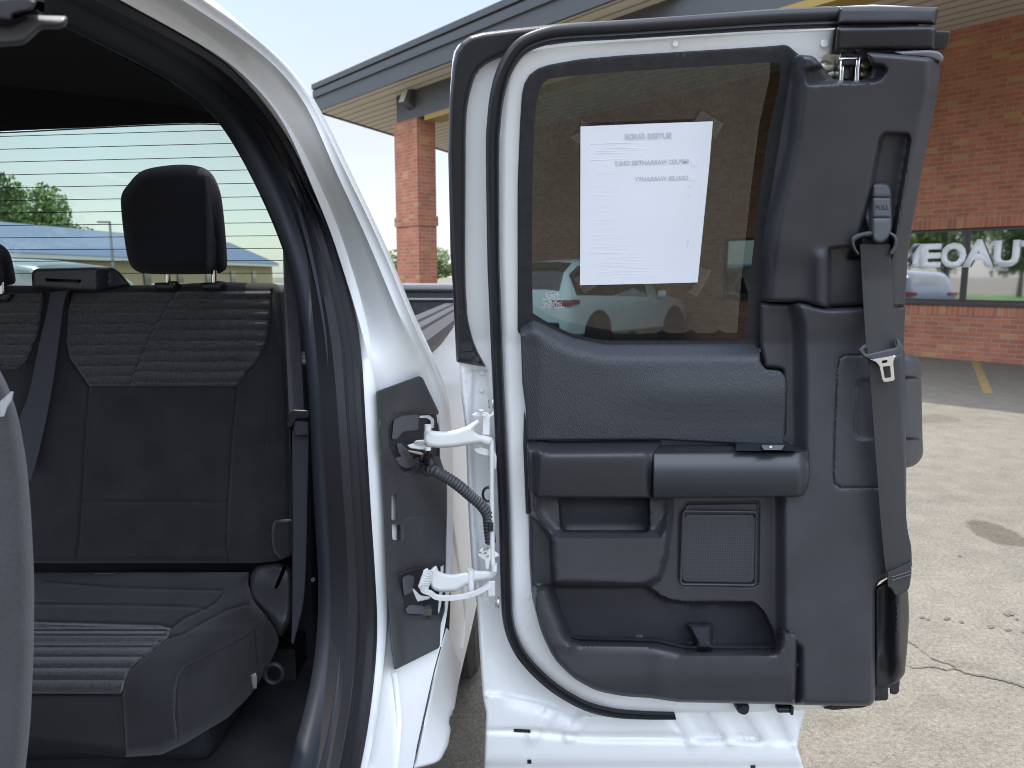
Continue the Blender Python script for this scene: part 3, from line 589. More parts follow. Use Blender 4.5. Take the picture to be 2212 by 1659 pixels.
sp_ = [P(x+ (6*math.cos(t)), y+4*math.sin(t), 1.388+.004*math.sin(t))[()] for k in range(60) for t, x, y in [(k*.42, 900+k*.22, 957.0-.02*k)]]
sweep('spring', sp_, circ(.0018, 8), WHITE2, h1)
h2 = forged('hinge', q2([(553,470,10),(560,425,10),(598,403,5),(608,440,4),(650,455),(700,460),(770,446),(796,440,2),(800,424,3),(826,424,3),(832,436,3),(935,438,3),(948,392,4),(968,400,4),(972,468,6),(945,490,5),(832,505,3),(832,565,3),(800,562,3),(796,520,3),(720,566,4),(620,572),(575,558,6),(553,520,8)]), 1.36, 1.465, truck, .028, (8, .012))
bm = bmesh.new(); p = q2([(806,430),(810,566),(955,395),(955,440)]); cyl_uv(bm, p[0], p[1], 1.425, 1.425, .0065); cyl_uv(bm, p[2], p[3], 1.452, 1.452, .006); bmo('hinge_pin', bm, WHITE2, h2)
c_ = [a[:2] for a in q2([(508,508),(512,556),(560,576),(600,602),(690,606),(800,588),(880,556),(925,525)])]
sw('check_link', c_, [1.345, 1.36, 1.39, 1.44], rrect(.008, .008, .002), WHITE2, h2, 40)
forged('hinge_bracket', q2([(850,335,5),(872,300,6),(930,296,6),(985,335,4),(985,350,4),(945,362,4),(928,372,3),(926,430,2),(900,430,2),(896,372,4),(858,352,4)]), 1.455, 1.462, h2, .016, (2.5, .003))
forged('hinge_bracket', q2([(912,505,2),(960,498,2),(962,598,3),(914,600,3)]), 1.458, 1.462, h2, .014, (2.5, .003))
bm = bmesh.new()
for a_ in ((870,326),(900,330),(915,348),(903,303)): p = q2([a_])[0]; cyl_uv(bm, (p[0], p[1]), (p[0], p[1]-1.2), 1.4535, 1.4535, .0028 if a_[1] > 310 else .006)
bmo('rivet', bm, METALD, h2)
forged('check_plate', q2([(394,634,2),(430,552,4),(452,545,5),(500,592,6),(562,598,4),(552,614,2),(440,640,3)]), 1.385, 1.40, h2, .016, (2, .002))
sp_ = []
for i in range(110):
    t = i/109; cx, cy = 516+34*t, 540-100*t; p = q2([(cx, cy)])[0]; sp_.append(P(p[0]+10.5*math.cos(i*.56), p[1]+4.2*math.sin(i*.56), 1.345+.009*math.sin(i*.56+1.2))[()])
sweep('spring', sp_, circ(.0019, 8), WHITE2, h2)
bm = bmesh.new(); p = q2([(958,636),(972,636),(975,634),(986,634)]); cyl_uv(bm, p[0], p[1], 1.465, 1.465, .009, .009, 6); cyl_uv(bm, p[2], p[3], 1.468, 1.468, .012); bmo('hinge_bolt', bm, METALD, h2)
bm = bmesh.new()
for a in ((905,1320,.05,.014),): addbox(bm, P(a[0], a[1], 1.40)[()], (a[2], .03, a[3]), .2, .004)
bmo('rubber_stop', bm, mat('dusty_rubber', (.07, .062, .055), .9, var=(90, .4, 3)), h2)
rod = sw('check_rod', [(1061,952),(1062,985),(1062,1060),(1063,1140),(1064,1200),(1066,1232)], 1.462, circ(.0052, 12), WHITE2, truck)
# corrugated wiring conduit
cc = crom([(918,1000,1.46),(922,1018,1.44),(935,1016,1.42),(952,1024,1.41),(985,1045,1.42),(1015,1070,1.44),(1040,1092,1.45),(1053,1112,1.462),(1056,1140,1.468),(1060,1172,1.475)], 250)
sc_ = 1+.14*np.sin(np.arange(250)*2*math.pi/7.0)
CON = mat('corrugated_rubber', (.045, .046, .052), .55, bump=(200, .2, .001))
cd = sweep('wiring_conduit', P(cc[:, 0], cc[:, 1], cc[:, 2]), circ(.0105, 16), CON, truck, ref=(.3, -1, .3), scale=np.stack([sc_, sc_], 1), smooth=80)
bt = crom([(900,994,1.43),(912,985,1.42),(925,990,1.42),(930,1005,1.43),(926,1018,1.43)], 40)
sweep('tape_wrap', P(bt[:, 0], bt[:, 1], bt[:, 2]), circ(.012, 10), RUBBER, cd, scale=(1+.22*rng.standard_normal(40))[:, None]*np.ones((40, 2))*.8)
sheet('conduit_clip', rnd([(1054,1128,2),(1066,1128,2),(1066,1148,2),(1054,1148,2)], 2), lambda u, v: 1.448+0*u, RUBBER, cd, step=6, rim=(2, .003), skirt=.02)
lp = [P(1054+11*math.cos(t)-.0, 1068+15*math.sin(t), 1.48)[()] for t in np.linspace(.6, 5.4, 20)]
sweep('cable_loop', lp, circ(.0028, 8), RUBBER, cd)

# ---- load bed
def bx0(v): return -np.interp(v, [660, 750, 826, 913, 1106, 1300, 1420, 1500], [.215, .210, .172, .150, .141, .143, .150, .16])
def bk(v): return np.interp(v, [700, 1300], [.024, .075])
_vv = np.linspace(748, 1500, 16); _uu = [1106+float(bx0(q))/1.63*F*float(ray(0, q)[1]) for q in _vv]
bo = np.array([(q[0], q[1]) for q in [(918,744),(980,704),(1062,664),(1062,1200),(1040,1270),(1030,1306),(1018,1360),(1006,1410),(994,1460),(984,1510),(976,1545),(966,1552)]]+list(zip(_uu, _vv))[::-1])
def bedmap(u, v, Y): return P(u, v, Y)
def bedYf(u, v): a, b, c = ray(u, v); k = bk(v); return np.clip((bx0(v)-k*1.63)/(a/b-k), 1.5, 4.1)
bed = sheet('truck_bed', bo, bedYf, mat('bed_white_paint', (.76, .77, .78), .4, coat=.15), truck, step=16, rim=(0, 0), skirt=.0, smooth=60)
fl2 = sweep('fender_crease', np.stack([P(u, v, float(bedYf(np.array(u), np.array(v)))-.004) for u, v in crom([(975,1130),(990,1230),(1000,1290),(1003,1330),(996,1400)], 24)]), circ(.006, 10, .004), WHITE, bed)
def capmap(pts): return np.array(pts, float)
# bed rail cap: ridged plastic strip running back along the bed side
Yr = np.linspace(1.66, 4.1, 30); prof = [(-.198, 1.262), (-.196, 1.27), (-.192, 1.285), (-.200, 1.300), (-.235, 1.306), (-.240, 1.300), (-.250, 1.300), (-.256, 1.308), (-.285, 1.309), (-.290, 1.303), (-.300, 1.303), (-.306, 1.310), (-.350, 1.310), (-.362, 1.300), (-.362, 1.26)]
loft('bed_rail_cap', [[(x, y, z) for y in Yr] for x, z in prof], mat('bed_cap_plastic', (.055, .055, .06), .45, bump=(300, .3, .001)), bed, 30)
bm = bmesh.new(); addbox(bm, (-1.05, 3.99, 1.395), (1.72, .09, .035), 0, .01); addbox(bm, (-1.05, 3.965, 1.33), (1.70, .02, .012), 0, .003); bmo('tailgate_cap', bm, mat('cap_plastic', (.20, .20, .205), .45), bed)
bm = bmesh.new(); addbox(bm, (-1.05, 3.985, 1.03), (1.68, .03, .68), 0, .01); addbox(bm, (-.36, 2.9, 1.0), (.03, 2.2, .58)); addbox(bm, (-1.1, 2.9, .72), (1.5, 2.2, .04)); addbox(bm, (-1.9, 2.9, 1.0), (.03, 2.2, .6))
for k in range(10): addbox(bm, (-.45-.1*k, 3.925, 1.25), (.045, .02, .06), 0, .004)
bmo('bed_liner', bm, RUBBERM, bed)
bm = bmesh.new();  addbox(bm, (-1.95, 2.9, 1.0), (.04, 2.4, .58), 0, .01); addbox(bm, (-1.05, 4.03, 1.03), (1.72, .05, .70), 0, .01); bmo('tailgate', bm, WHITE, bed)
# rear wheel
TY = mat('tyre_rubber', (.05, .048, .046), .85, bump=(120, .5, .002), var=(20, .3, 4))
def wheel(x, y, r, wd, parent, name='rear_wheel', rimc=None, side=1):
    bm = bmesh.new(); n = 72
    prof = [(-wd/2+.01, r*.62), (-wd/2, r*.8), (-wd/2+.01, r*.94), (-wd/2+.035, r), (-wd*.28, r), (-wd*.27, r-.009), (-wd*.22, r-.009), (-wd*.21, r), (-wd*.06, r), (-wd*.05, r-.009), (wd*.05, r-.009), (wd*.06, r), (wd*.21, r), (wd*.22, r-.009), (wd*.27, r-.009), (wd*.28, r), (wd/2-.035, r), (wd/2-.01, r*.94), (wd/2, r*.8), (wd/2-.01, r*.62)]
    vs_ = []
    for i in range(n):
        t = 2*math.pi*i/n
        vs_.append([bm.verts.new((x+a, y+(q-(.007 if i % 3 == 0 and abs(q-r) < .001 else 0))*math.cos(t), r+(q-(.007 if i % 3 == 0 and abs(q-r) < .001 else 0))*math.sin(t))) for a, q in prof])
    for i in range(n):
        for k in range(len(prof)-1): bm.faces.new((vs_[i][k], vs_[i][k+1], vs_[(i+1) % n][k+1], vs_[(i+1) % n][k]))
    w_ = bmo(name, bm, TY, parent, 30)
    bm = bmesh.new()
    xs = x+side*wd*.32
    addcyl(bm, (xs-side*.02, y, r), (xs, y, r), r*.62, r*.6, 40); addcyl(bm, (xs, y, r), (xs+side*.03, y, r), r*.16, r*.12, 20)
    for i in range(5):
        t = 2*math.pi*i/5; c = math.cos(t), math.sin(t)
        addbox(bm, (xs+side*.012, y+c[0]*r*.34, r+c[1]*r*.34), (.03, .07*r/.4, r*.55), 0, .008, rx=t-math.pi/2)
    bmo('rim', bm, rimc or METALD, w_); return w_
wheel(-.245, 2.62, .41, .27, truck)
bm = bmesh.new(); addbox(bm, (-.5, 2.75, .95), (.5, 1.2, .05)); addbox(bm, (-.9, 2.4, .55), (.8, 1.6, .1)); bmo('wheel_well', bm, DARKP, truck)
# ================================================================ REAR DOOR, swung open
def Yd(v): return 1.50-.22*np.clip((740-np.asarray(v, float))/680, 0, 1)
def Yf(h):
    return lambda u, v: Yd(v)-(h(u, v) if callable(h) else h)
def PD(pts, h=0): p = np.asarray(pts, float); return P(p[:, 0], p[:, 1], Yd(p[:, 1])-h)
glassp = rnd([(1151,679),(1149,553),(1151,333),(1156,240,20),(1170,172,40),(1223,165,20),(1339,155),(1659,135),(1686,136,8),(1684,180),(1659,287),(1639,433),(1620,600),(1607,735,3),(1306,736,20),(1239,723,20),(1189,702,10)], 6)
ringi = rnd([(1118,700),(1118,400),(1123,267),(1131,150,70),(1250,128,20),(1339,120),(1659,100),(1700,96,10),(1728,120,6),(1715,180),(1690,300),(1665,500),(1650,700),(1640,760),(1306,750),(1118,720)], 8)
# outer shell with apron below
sh = rnd([(985,782,3),(978,620),(974,553),(969,333),(972,200),(980,90,60),(1063,72,20),(1220,52),(1659,22),(1886,10),(1990,15),(1985,60),(1975,130),(1950,400),(1925,700),(1915,1013),(1880,1180),(1875,1290),(1865,1500),(1855,1522),(1741,1530,4),(1729,1573),(1722,1613),(1736,1659),(1742,1790),(1040,1790),(1050,1540),(1043,1506),(1033,1356),(1030,1306),(1020,1240),(1012,1106),(1005,920),(996,853),(992,784,3)], 5)
def ribbar(u, v, a, b, w_): return S(w_-line_d(u, v, [a, b]), 7)
def shY(u, v):
    Y = Yd(v)+.042
    low = S(v-1400, 30)
    ch = np.array([(1060,1480),(1100,1500),(1190,1560),(1310,1592),(1800,1592),(1800,1640),(1060,1640)], float)
    Y = Y-.010*S(sd(u, v, [(1040,1580),(1120,1582),(1200,1592),(1300,1600),(1560,1602),(1800,1612),(1800,1660),(1040,1660)]), 8)
    Y = Y-.010*S(sd(u, v, [(1040,1500),(1080,1500),(1170,1520),(1240,1545),(1440,1545),(1470,1586),(1250,1586),(1150,1575),(1040,1576)]), 7)
    for a, b in (((1460,1540),(1500,1600)), ((1540,1536),(1580,1598)), ((1620,1536),(1660,1596)), ((1690,1530),(1720,1600)), ((1205,1520),(1150,1590)), ((1270,1545),(1230,1590))): Y = Y-.007*ribbar(u, v, a, b, 13)
    Y = Y+.008*S(sd(u, v, [(1505,1586),(1560,1586),(1564,1597),(1508,1597)]), 3)+.008*S(sd(u, v, [(1590,1588),(1640,1590),(1644,1600),(1594,1599)]), 3)
    Y = Y+.014*np.exp(-((v-1655)/9)**2)*.6
    # hinge-side strip: stamped steps
    Y = Y+.010*S(sd(u, v, [(1022,800),(1052,800),(1062,900),(1064,1180),(1056,1290),(1040,1290),(1026,1100),(1020,900)]), 5)-.006*S(6-line_d(u, v, [(1000,800),(1010,930),(1018,1106),(1030,1250),(1040,1350),(1050,1500)]), 4)
    Y = Y+.010*S(sd(u, v, [(1062,1300),(1080,1300),(1095,1380),(1120,1440),(1170,1490),(1250,1530),(1250,1560),(1100,1520),(1062,1400)]), 12)
    return Y
winh = rnd([(1130,700),(1130,200,40),(1165,142,40),(1223,135,20),(1659,108),(1712,115,8),(1706,250),(1680,433),(1650,760,3),(1306,765,20),(1200,740,20)], 6)
slots = [rnd([(1109,1574),(1146,1576),(1146,1583),(1110,1582)], 1.5), rnd([(1139,1641),(1148,1641),(1148,1650),(1139,1650)], 1), rnd([(1621,1653),(1632,1653),(1632,1664),(1621,1664)], 1)]
door = sheet('rear_door', sh, shY, WHITE, truck, step=12, rim=(7, .008), skirt=.10, holes=[winh]+slots, smooth=50,
    feats=[(np.array([(1040,1580),(1120,1582),(1200,1592),(1300,1600),(1560,1602),(1800,1612),(1800,1660),(1040,1660)], float), 7), (np.array([(1040,1500),(1080,1500),(1170,1520),(1240,1545),(1440,1545),(1470,1586),(1250,1586),(1150,1575),(1040,1576)], float), 7),
           (np.array([(1022,800),(1052,800),(1062,900),(1064,1180),(1056,1290),(1040,1290),(1026,1100),(1020,900)], float), 5), (np.array([(1000,800),(1010,930),(1018,1106),(1030,1250),(1040,1350),(1050,1500)], float), 6, False)]+[(np.array([a, b], float), 12, False) for a, b in (((1460,1540),(1500,1600)), ((1540,1536),(1580,1598)), ((1620,1536),(1660,1596)), ((1690,1530),(1720,1600)), ((1205,1520),(1150,1590)), ((1270,1545),(1230,1590)))])
# outer skin of the door (far side)
osk = rnd([(1062,1500),(1050,1300),(1030,800),(1010,553),(1010,200),(1040,110,60),(1223,66),(1886,30),(1940,40),(1915,400),(1880,700),(1840,1300),(1830,1510),(1700,1535),(1700,1790),(1075,1790)], 5)
winh2 = rnd([(1105,720),(1105,110,40),(1223,95,20),(1745,80,8),(1740,433),(1690,780,3),(1306,790,20),(1200,770,20)], 6)
sheet('door_skin', osk, lambda u, v: Yd(v)+.15, WHITE, door, step=60, skirt=.01, holes=[winh2])
WS = lambda c, closed=False, n=160: crom(c, n, closed)
# inner white ring
ro = rnd([(1079,553),(1080,300),(1086,215,30),(1098,110,90),(1223,92,30),(1340,83),(1506,72),(1659,64),(1808,58,2),(1800,100),(1795,122),(1790,260),(1800,1000),(1800,1530),(1620,1538),(1456,1539),(1390,1537),(1323,1531),(1266,1511,20),(1206,1476,20),(1156,1429,20),(1126,1390,20),(1107,1340,20),(1104,1250),(1101,1106),(1093,920),(1088,786)], 8)
ri = rnd([(1120,1490),(1120,700)], 0) if 0 else None
door_ring = sheet('inner_flange', ro, lambda u, v: Yd(v)-.012*0+.004+.0*u, WHITE, door, step=12, rim=(14, .016), skirt=.03, holes=[rnd([(1124,690),(1122,400),(1126,267),(1135,155,60),(1250,132,20),(1659,104),(1700,100,10),(1722,122,6),(1730,250),(1780,700),(1780,1500),(1480,1504),(1400,1494),(1300,1482),(1230,1444),(1190,1390),(1170,1330),(1156,1250),(1152,1000),(1140,760),(1130,720)], 8)], smooth=60)
bm = bmesh.new()
for u, v in ((1459,94),(1781,93),(1141,1289),(1141,1352),(1042,806),(1040,842)):
    p = P(u, v, float(Yd(v))+(.002 if u > 1100 else .047))[()]; addcyl(bm, p, p+Vector((0, -.0008, 0)), .0052 if u != 1781 else .0065, .0045, 20)
bmo('body_plug', bm, WHITE, door)
# weatherstrips
c = WS([(995,782),(984,700),(989,620),(989,553),(987,333),(990,230),(1000,170),(1020,128),(1060,104),(1106,92),(1160,84),(1220,66),(1340,50),(1500,40),(1659,28),(1810,17)])
def wprof(wd, ht): return [(-wd, 0), (-wd, ht*.5), (-wd*.7, ht*.9), (-wd*.2, ht), (wd*.25, ht*.85), (wd*.5, ht*.55), (wd*.8, ht*.6), (wd, ht*.3), (wd, 0)]
s1 = sheet('outer_weatherstrip', rnd([(986,782,4),(978,620),(973,553),(968,333),(971,217),(984,78,70),(1106,62,20),(1220,50),(1340,43),(1506,32),(1659,20),(1809,12),(1809,40),(1659,46),(1506,58),(1340,68),(1240,80),(1150,100,30),(1100,117,20),(1030,145,50),(1008,230,30),(1006,300),(1005,553),(1006,620),(1010,686,10),(1020,730,20),(1033,762,10),(1050,792,2),(1020,788)], 8),
     lambda u, v: Yd(v)+.022+.0*u+.010*S(((u-986)-(v < 0)), 3)*S(1012-u, 2)*0, RUBBER, door, step=9, rim=(11, .018), skirt=.02, smooth=50)
sheet('strip_inset', rnd([(990,675,2),(1003,672,2),(1010,700),(1020,740),(1022,760,2),(994,762,2)], 2), lambda u, v: Yd(v)+.0205, RUBBERM, s1, step=9, rim=(2, .002), skirt=.003)
bm = bmesh.new(); p = P(1026, 780, 1.50)[()]; addcyl(bm, p+Vector((0, .015, 0)), p, .008, .006); bmo('trim_clip', bm, RUBBER, s1)
c = [(1456,1541),(1390,1540),(1323,1535),(1262,1519),(1200,1484),(1148,1438),(1116,1394),(1098,1340),(1093,1260),(1089,1106),(1082,950),(1075,800),(1068,620),(1066,553),(1064,333),(1067,267),(1075,205),(1092,150),(1125,104),(1173,82),(1223,74),(1340,67),(1506,56),(1659,46),(1806,40)]
cc_ = WS(c, n=220); hw = np.interp(np.linspace(0, 1, 220), [0, .03, .12, .2, .3, .6, 1], [.35, .45, .8, 1, 1, 1.02, 1.25])
s2 = sweep('inner_weatherstrip', PD(cc_, -.004), [(x*1.0, y) for x, y in wprof(.0115, .022)], RUBBER, door, scale=np.stack([hw, np.ones(220)], 1), smooth=50)
# window channel
wc = sheet('window_channel', np.array([tuple(q) for q in ringi]), Yf(.006), RUBBERM, door, step=12, rim=(3, .008), skirt=.06, holes=[glassp], smooth=50)
gw_ = sheet('door_window', rnd([(1136,694),(1132,553),(1134,240,30),(1155,145,40),(1223,140,20),(1659,112),(1716,116,8),(1716,250),(1690,433),(1660,745,3),(1306,748,20),(1220,730,20)], 5), Yf(-.022), DGLASS, door, step=60, skirt=0)
sheet('glass_edge_strip', rnd([(1150,676),(1189,700),(1239,723),(1306,736),(1606,735),(1606,741),(1306,743),(1239,729),(1189,707),(1150,683)], 2), Yf(-.010), DARKP, door, step=20, skirt=.01)
# etched marks on the glass, read from inside (mirrored)
def on_door(u, v, dh=0, mir=False):
    Y = float(Yd(v))-dh; o = P(u, v, Y)[()]; y = Vector((0, -.30 if v < 740 else 0, 1)).normalized()
    return basis(o, (-1 if mir else 1, 0, 0), y) if mir else basis(o, (1, 0, 0), y)
ETCH = mat('etched_white', (.45, .45, .45), .8)
its = [('Ford', .013, on_door(1193, 637, -.0195, True), .0002, 0)]
for k, t_ in enumerate(['ML3B-1825713-AB', 'N1LAA', 'TEMPERED AS3', 'DOT 487 M419', 'TRANSP +35% MIN']): its.append((t_, .0056, on_door(1194, 646.5+4.4*k, -.0195, True), .0001, 0))
em = text_at('glass_marking', its, ETCH, gw_)
ov = [on_door(1193, 637, -.0195) @ Vector((.0145*math.cos(t), .0062*math.sin(t), 0)) for t in np.linspace(0, 2*math.pi, 31)[:-1]]
sweep('marking_oval', ov, circ(.0004, 4), ETCH, gw_, closed=True)

# ---- door trim
# base plate of the lower trim, moulded housing, cup, pocket and column in one sheet
base = rnd([(1136,940),(1690,940),(1690,800),(1650,796),(1640,740),(1640,655,3),(1659,652),(1735,655,6),(1786,667,6),(1956,661,3),(1952,753,3),(1955,763),(1958,1000),(1957,1200),(1916,1248),(1899,1256,6),(1890,1275,6),(1890,1400),(1891,1512,10),(1880,1525,6),(1780,1524),(1659,1521),(1466,1517),(1406,1508,10),(1346,1504,15),(1289,1493,20),(1239,1466,20),(1196,1423,20),(1169,1366,20),(1148,1286,20),(1143,1200),(1141,1080)], 6)
cup = rnd([(1206,1060),(1402,1060),(1404,1140,8),(1398,1150,6),(1220,1150,8),(1210,1140,6)], 5)
hous = rnd([(1146,1060),(1150,1108,6),(1190,1162,8),(1196,1262,6),(1395,1266,20),(1425,1250,8),(1440,1200),(1450,1112,8),(1450,1060)], 6)
housf = rnd([(1150,1113),(1190,1163),(1428,1163),(1455,1113),(1455,1060),(1150,1060)], 5)
pocket = rnd([(1190,1264),(1394,1264),(1440,1294,30),(1480,1300,10),(1630,1300,10),(1650,1320,6),(1674,1372),(1672,1396,4),(1600,1396),(1480,1396,10),(1415,1382,10),(1250,1379,8),(1230,1374,12),(1205,1310)], 8)
spk = rnd([(1482,1084,4),(1642,1082,5),(1640,1262,8),(1630,1269,5),(1472,1266,8),(1465,1250,6),(1466,1112,4)], 4)
lipo = rnd([(1153,1264),(1190,1264),(1205,1310),(1232,1378,14),(1250,1384),(1415,1388),(1480,1403),(1672,1404),(1685,1357,5),(1726,1362,4),(1726,1412,8),(1722,1540),(1240,1540),(1140,1400)], 5)
acc = [(1900,1053),(1816,1053),(1802,1044),(1800,1020),(1804,900),(1809,793),(1814,773),(1829,767),(1880,767)]
dent = rnd([(1876,816),(1858,818),(1846,828),(1842,930),(1847,946),(1860,951),(1900,951),(1900,816)], 6)
sup = rnd([(1482,1347,4),(1538,1347,4),(1538,1400),(1508,1400)], 4)
def dh(u, v):
    h = .030+0*u
    col = S(u-np.interp(v, [650, 700, 830, 1000, 1045, 1360, 1400], [1712, 1726, 1730, 1730, 1686, 1686, 1724]), np.interp(v, [650, 800, 1000, 1100, 1500], [18, 22, 20, 14, 16]))
    h = h+.046*col*S(v-640, 2)
    sh_ = sd(u, v, hous); hh = .046*S(sh_-1, 7)
    f = S(sd(u, v, housf), 5)
    hh = hh-.022*np.clip((1163-v)/50, 0, 1)*S(v-1085, 20)*0
    s_ = S(sh_-1, 7); h = h*(1-s_)+.088*s_
    h = h-.036*np.clip(sd(u, v, housf)/20, 0, 1)*S(sh_, 4)
    h = h-.075*S(sd(u, v, cup)-1, 2.6)
    h = h-.012*S(v-1255, 10)*S(1300-v, 10)*S(1720-u, 10)*0
    sl = sd(u, v, lipo); h = np.where(sl > -8, np.maximum(h, .030+.064*S(sl-5, 6)*S(1745-u, 18)), h)
    # lip top catches the sky: a shelf leaning back inside the rim
    sp = sd(u, v, pocket); h = h-.030*np.clip((22+sp)/22, 0, 1)*S(sl-1, 5)*S(-sp, 1)*S(1735-u, 14)
    h = h*(1-S(sp-1.5, 3))+(-.038)*S(sp-1.5, 3)
    h = h+.055*S(sd(u, v, sup)-2, 4)*(1.0-.5*(v-1347)/50*0)
    h = h-.006*(1-np.clip(np.abs(sd(u, v, spk)-3)/3.5, 0, 1))
    h = h-.004*np.exp(-(line_d(u, v, acc)/2.2)**2)-.010*S(sd(u, v, dent)-2, 5)*np.clip((1900-u)/50, 0, 1)
    # the door side folds back below the pocket and at its left
    h = h-.020*S(v-1490, 40)*S(1720-u, 30)
    h = h+.004*np.exp(-((u-1425)/26)**2)*S(v-1400, 20)-.014*S(1415-u, 30)*S(v-1400, 10)*.4
    # outer edge of the column turns away
    h = h-.030*S(u-1935, 14)*S(760-v, 8)
    return h
trimL = sheet('door_panel', base, Yf(dh), TRIM, door, step=10, rim=(12, .020), skirt=.05, smooth=60,
   feats=[(cup, 2.6), (hous, 6), (housf, 6), (pocket, 3.2), (lipo, 6), (sup, 4), (spk, 4), (acc, 3, False), (dent, 4)],
   extra=np.stack([x.ravel() for x in np.meshgrid(np.arange(1668, 1764, 4), np.arange(660, 1520, 10))], 1))
sheet('speaker_grille', rnd([(1486,1110,10),(1626,1112,8),(1633,1120,6),(1631,1252,8),(1622,1260,6),(1478,1258,8),(1472,1250,6),(1472,1122,8)], 4), Yf(.036), GRILLE, door, step=20, rim=(3, .004), skirt=.004)
sp_out = dens(rnd([(1476,1104,8),(1634,1106,8),(1632,1264,8),(1470,1262,8)], 4), 12)
sweep('speaker_bezel', PD(sp_out, .036), circ(.0026, 8), TRIM, door, closed=True)
# textured insert
ins = rnd([(1123,697,3),(1130,690,3),(1151,686,6),(1189,706),(1239,728,10),(1306,742,20),(1628,741,4),(1641,755,4),(1643,785,8),(1656,798,4),(1686,800,12),(1698,815,8),(1699,836),(1694,964),(1424,950),(1138,952),(1136,886),(1128,826),(1126,760)], 5)
def beltline(u): return np.interp(u, [1123, 1151, 1189, 1239, 1306, 1628], [697, 686, 706, 728, 742, 741])
def inh(u, v):
    d = v-beltline(u); h = .006+.046*S(d-15, 16)+.004*S(d-36, 12)
    h = h-.010*np.clip((d-30)/200, 0, 1)
    h = h+.009*np.exp(-((v-850)/45)**2)*S(u-1380, 90)
    return h-.012*S(1150-u, 22)
sheet('door_insert', ins, Yf(inh), INSERT, door, step=9, rim=(5, .006), skirt=.03, smooth=60)
# side strip left of the insert
sheet('panel_edge', rnd([(1132,886),(1141,930),(1142,1110),(1136,1110),(1130,960)], 3), Yf(.02), DARKP, door, step=12, skirt=.02)
# armrest pad
pad = rnd([(1138,958,6),(1144,949,5),(1424,946,4),(1432,953,4),(1413,978,3),(1408,1076,4),(1280,1076),(1158,1074,8),(1142,1058,8)], 5)
def padh(u, v):
    e = np.interp(u, [1138, 1190, 1424], [966, 976, 974])
    h = .030+.085*S(v-e+8, 16)-.026*np.clip((v-992)/85, 0, 1)**1.3
    h = h-.022*S(1158-u, 10)-.012*S(u-1399+(v-990)*.0, 9)*S(v-965, 12)
    return h
ALEA = mat('grained_armrest', (.024, .026, .031), .42, bump=(330, .55, .0012), spec=.5)
sheet('armrest_pad', pad, Yf(padh), ALEA, door, step=6, rim=(5, .012), skirt=.09, smooth=60)
bar = rnd([(1410,977,3),(1728,975,4),(1742,980,6),(1749,1000,8),(1750,1030,8),(1743,1060,8),(1732,1073,6),(1560,1076),(1410,1077,2)], 5)
def barh(u, v):
    t = (v-977)/98; return .082+.030*np.sin(np.pi*np.clip(.10+t*.84, 0, 1))**.8-.018*S(u-1736, 12)
sheet('armrest_bar', bar, Yf(barh), TRIMG, door, step=6, rim=(4, .010), skirt=.085, smooth=60)
# top of the bar: tray and switch panel seen from above
def tray(name, pts, z0, m, dz=.0):
    pass
top_z = float(P(1600, 976, 1.50-.095)[()][2])
def topP(u, v, z): Y = YZ(u, v, z); return P(u, v, Y)
def topsheet(name, ol, z, m, parent, th=.02):
    o = dens(ol, 15); p = topP(o[:, 0], o[:, 1], z); n = len(p); V = np.vstack([p, p-[0, 0, th]])
    return mesh_obj(name, V, [tuple(range(n))]+[(i, (i+1) % n, n+(i+1) % n, n+i) for i in range(n)], m, parent, 30)
topsheet('armrest_tray', rnd([(1428,952),(1440,955),(1694,958),(1742,960),(1748,976),(1412,978)], 3), top_z-.0015, RUBBERM, door)
topsheet('tray_well', rnd([(1452,963),(1582,963),(1580,970),(1458,970)], 1), top_z-.0005, DARKP, door, .001)
sp1 = sheet('switch_panel', rnd([(1588,953,3),(1700,953,4),(1722,974,3),(1590,974,2)], 2), lambda u, v: YZ(u, v, top_z+.006), RUBBER, door, step=9, rim=(3, .003), skirt=.01)
sheet('window_switch', rnd([(1644,961,2),(1695,961,2),(1688,972,2),(1650,972,2)], 2), lambda u, v: YZ(u, v, top_z+.012), mat('switch_silver', (.30, .31, .33), .35, metal=.6), sp1, step=9, rim=(2, .002), skirt=.01)
sheet('switch_symbol', rnd([(1662,963,1),(1668,963,1),(1668,968,1),(1662,968,1)], 1), lambda u, v: YZ(u, v, top_z+.0135), mat('white_symbol', (.6, .6, .65), .6), sp1, step=9, skirt=0)
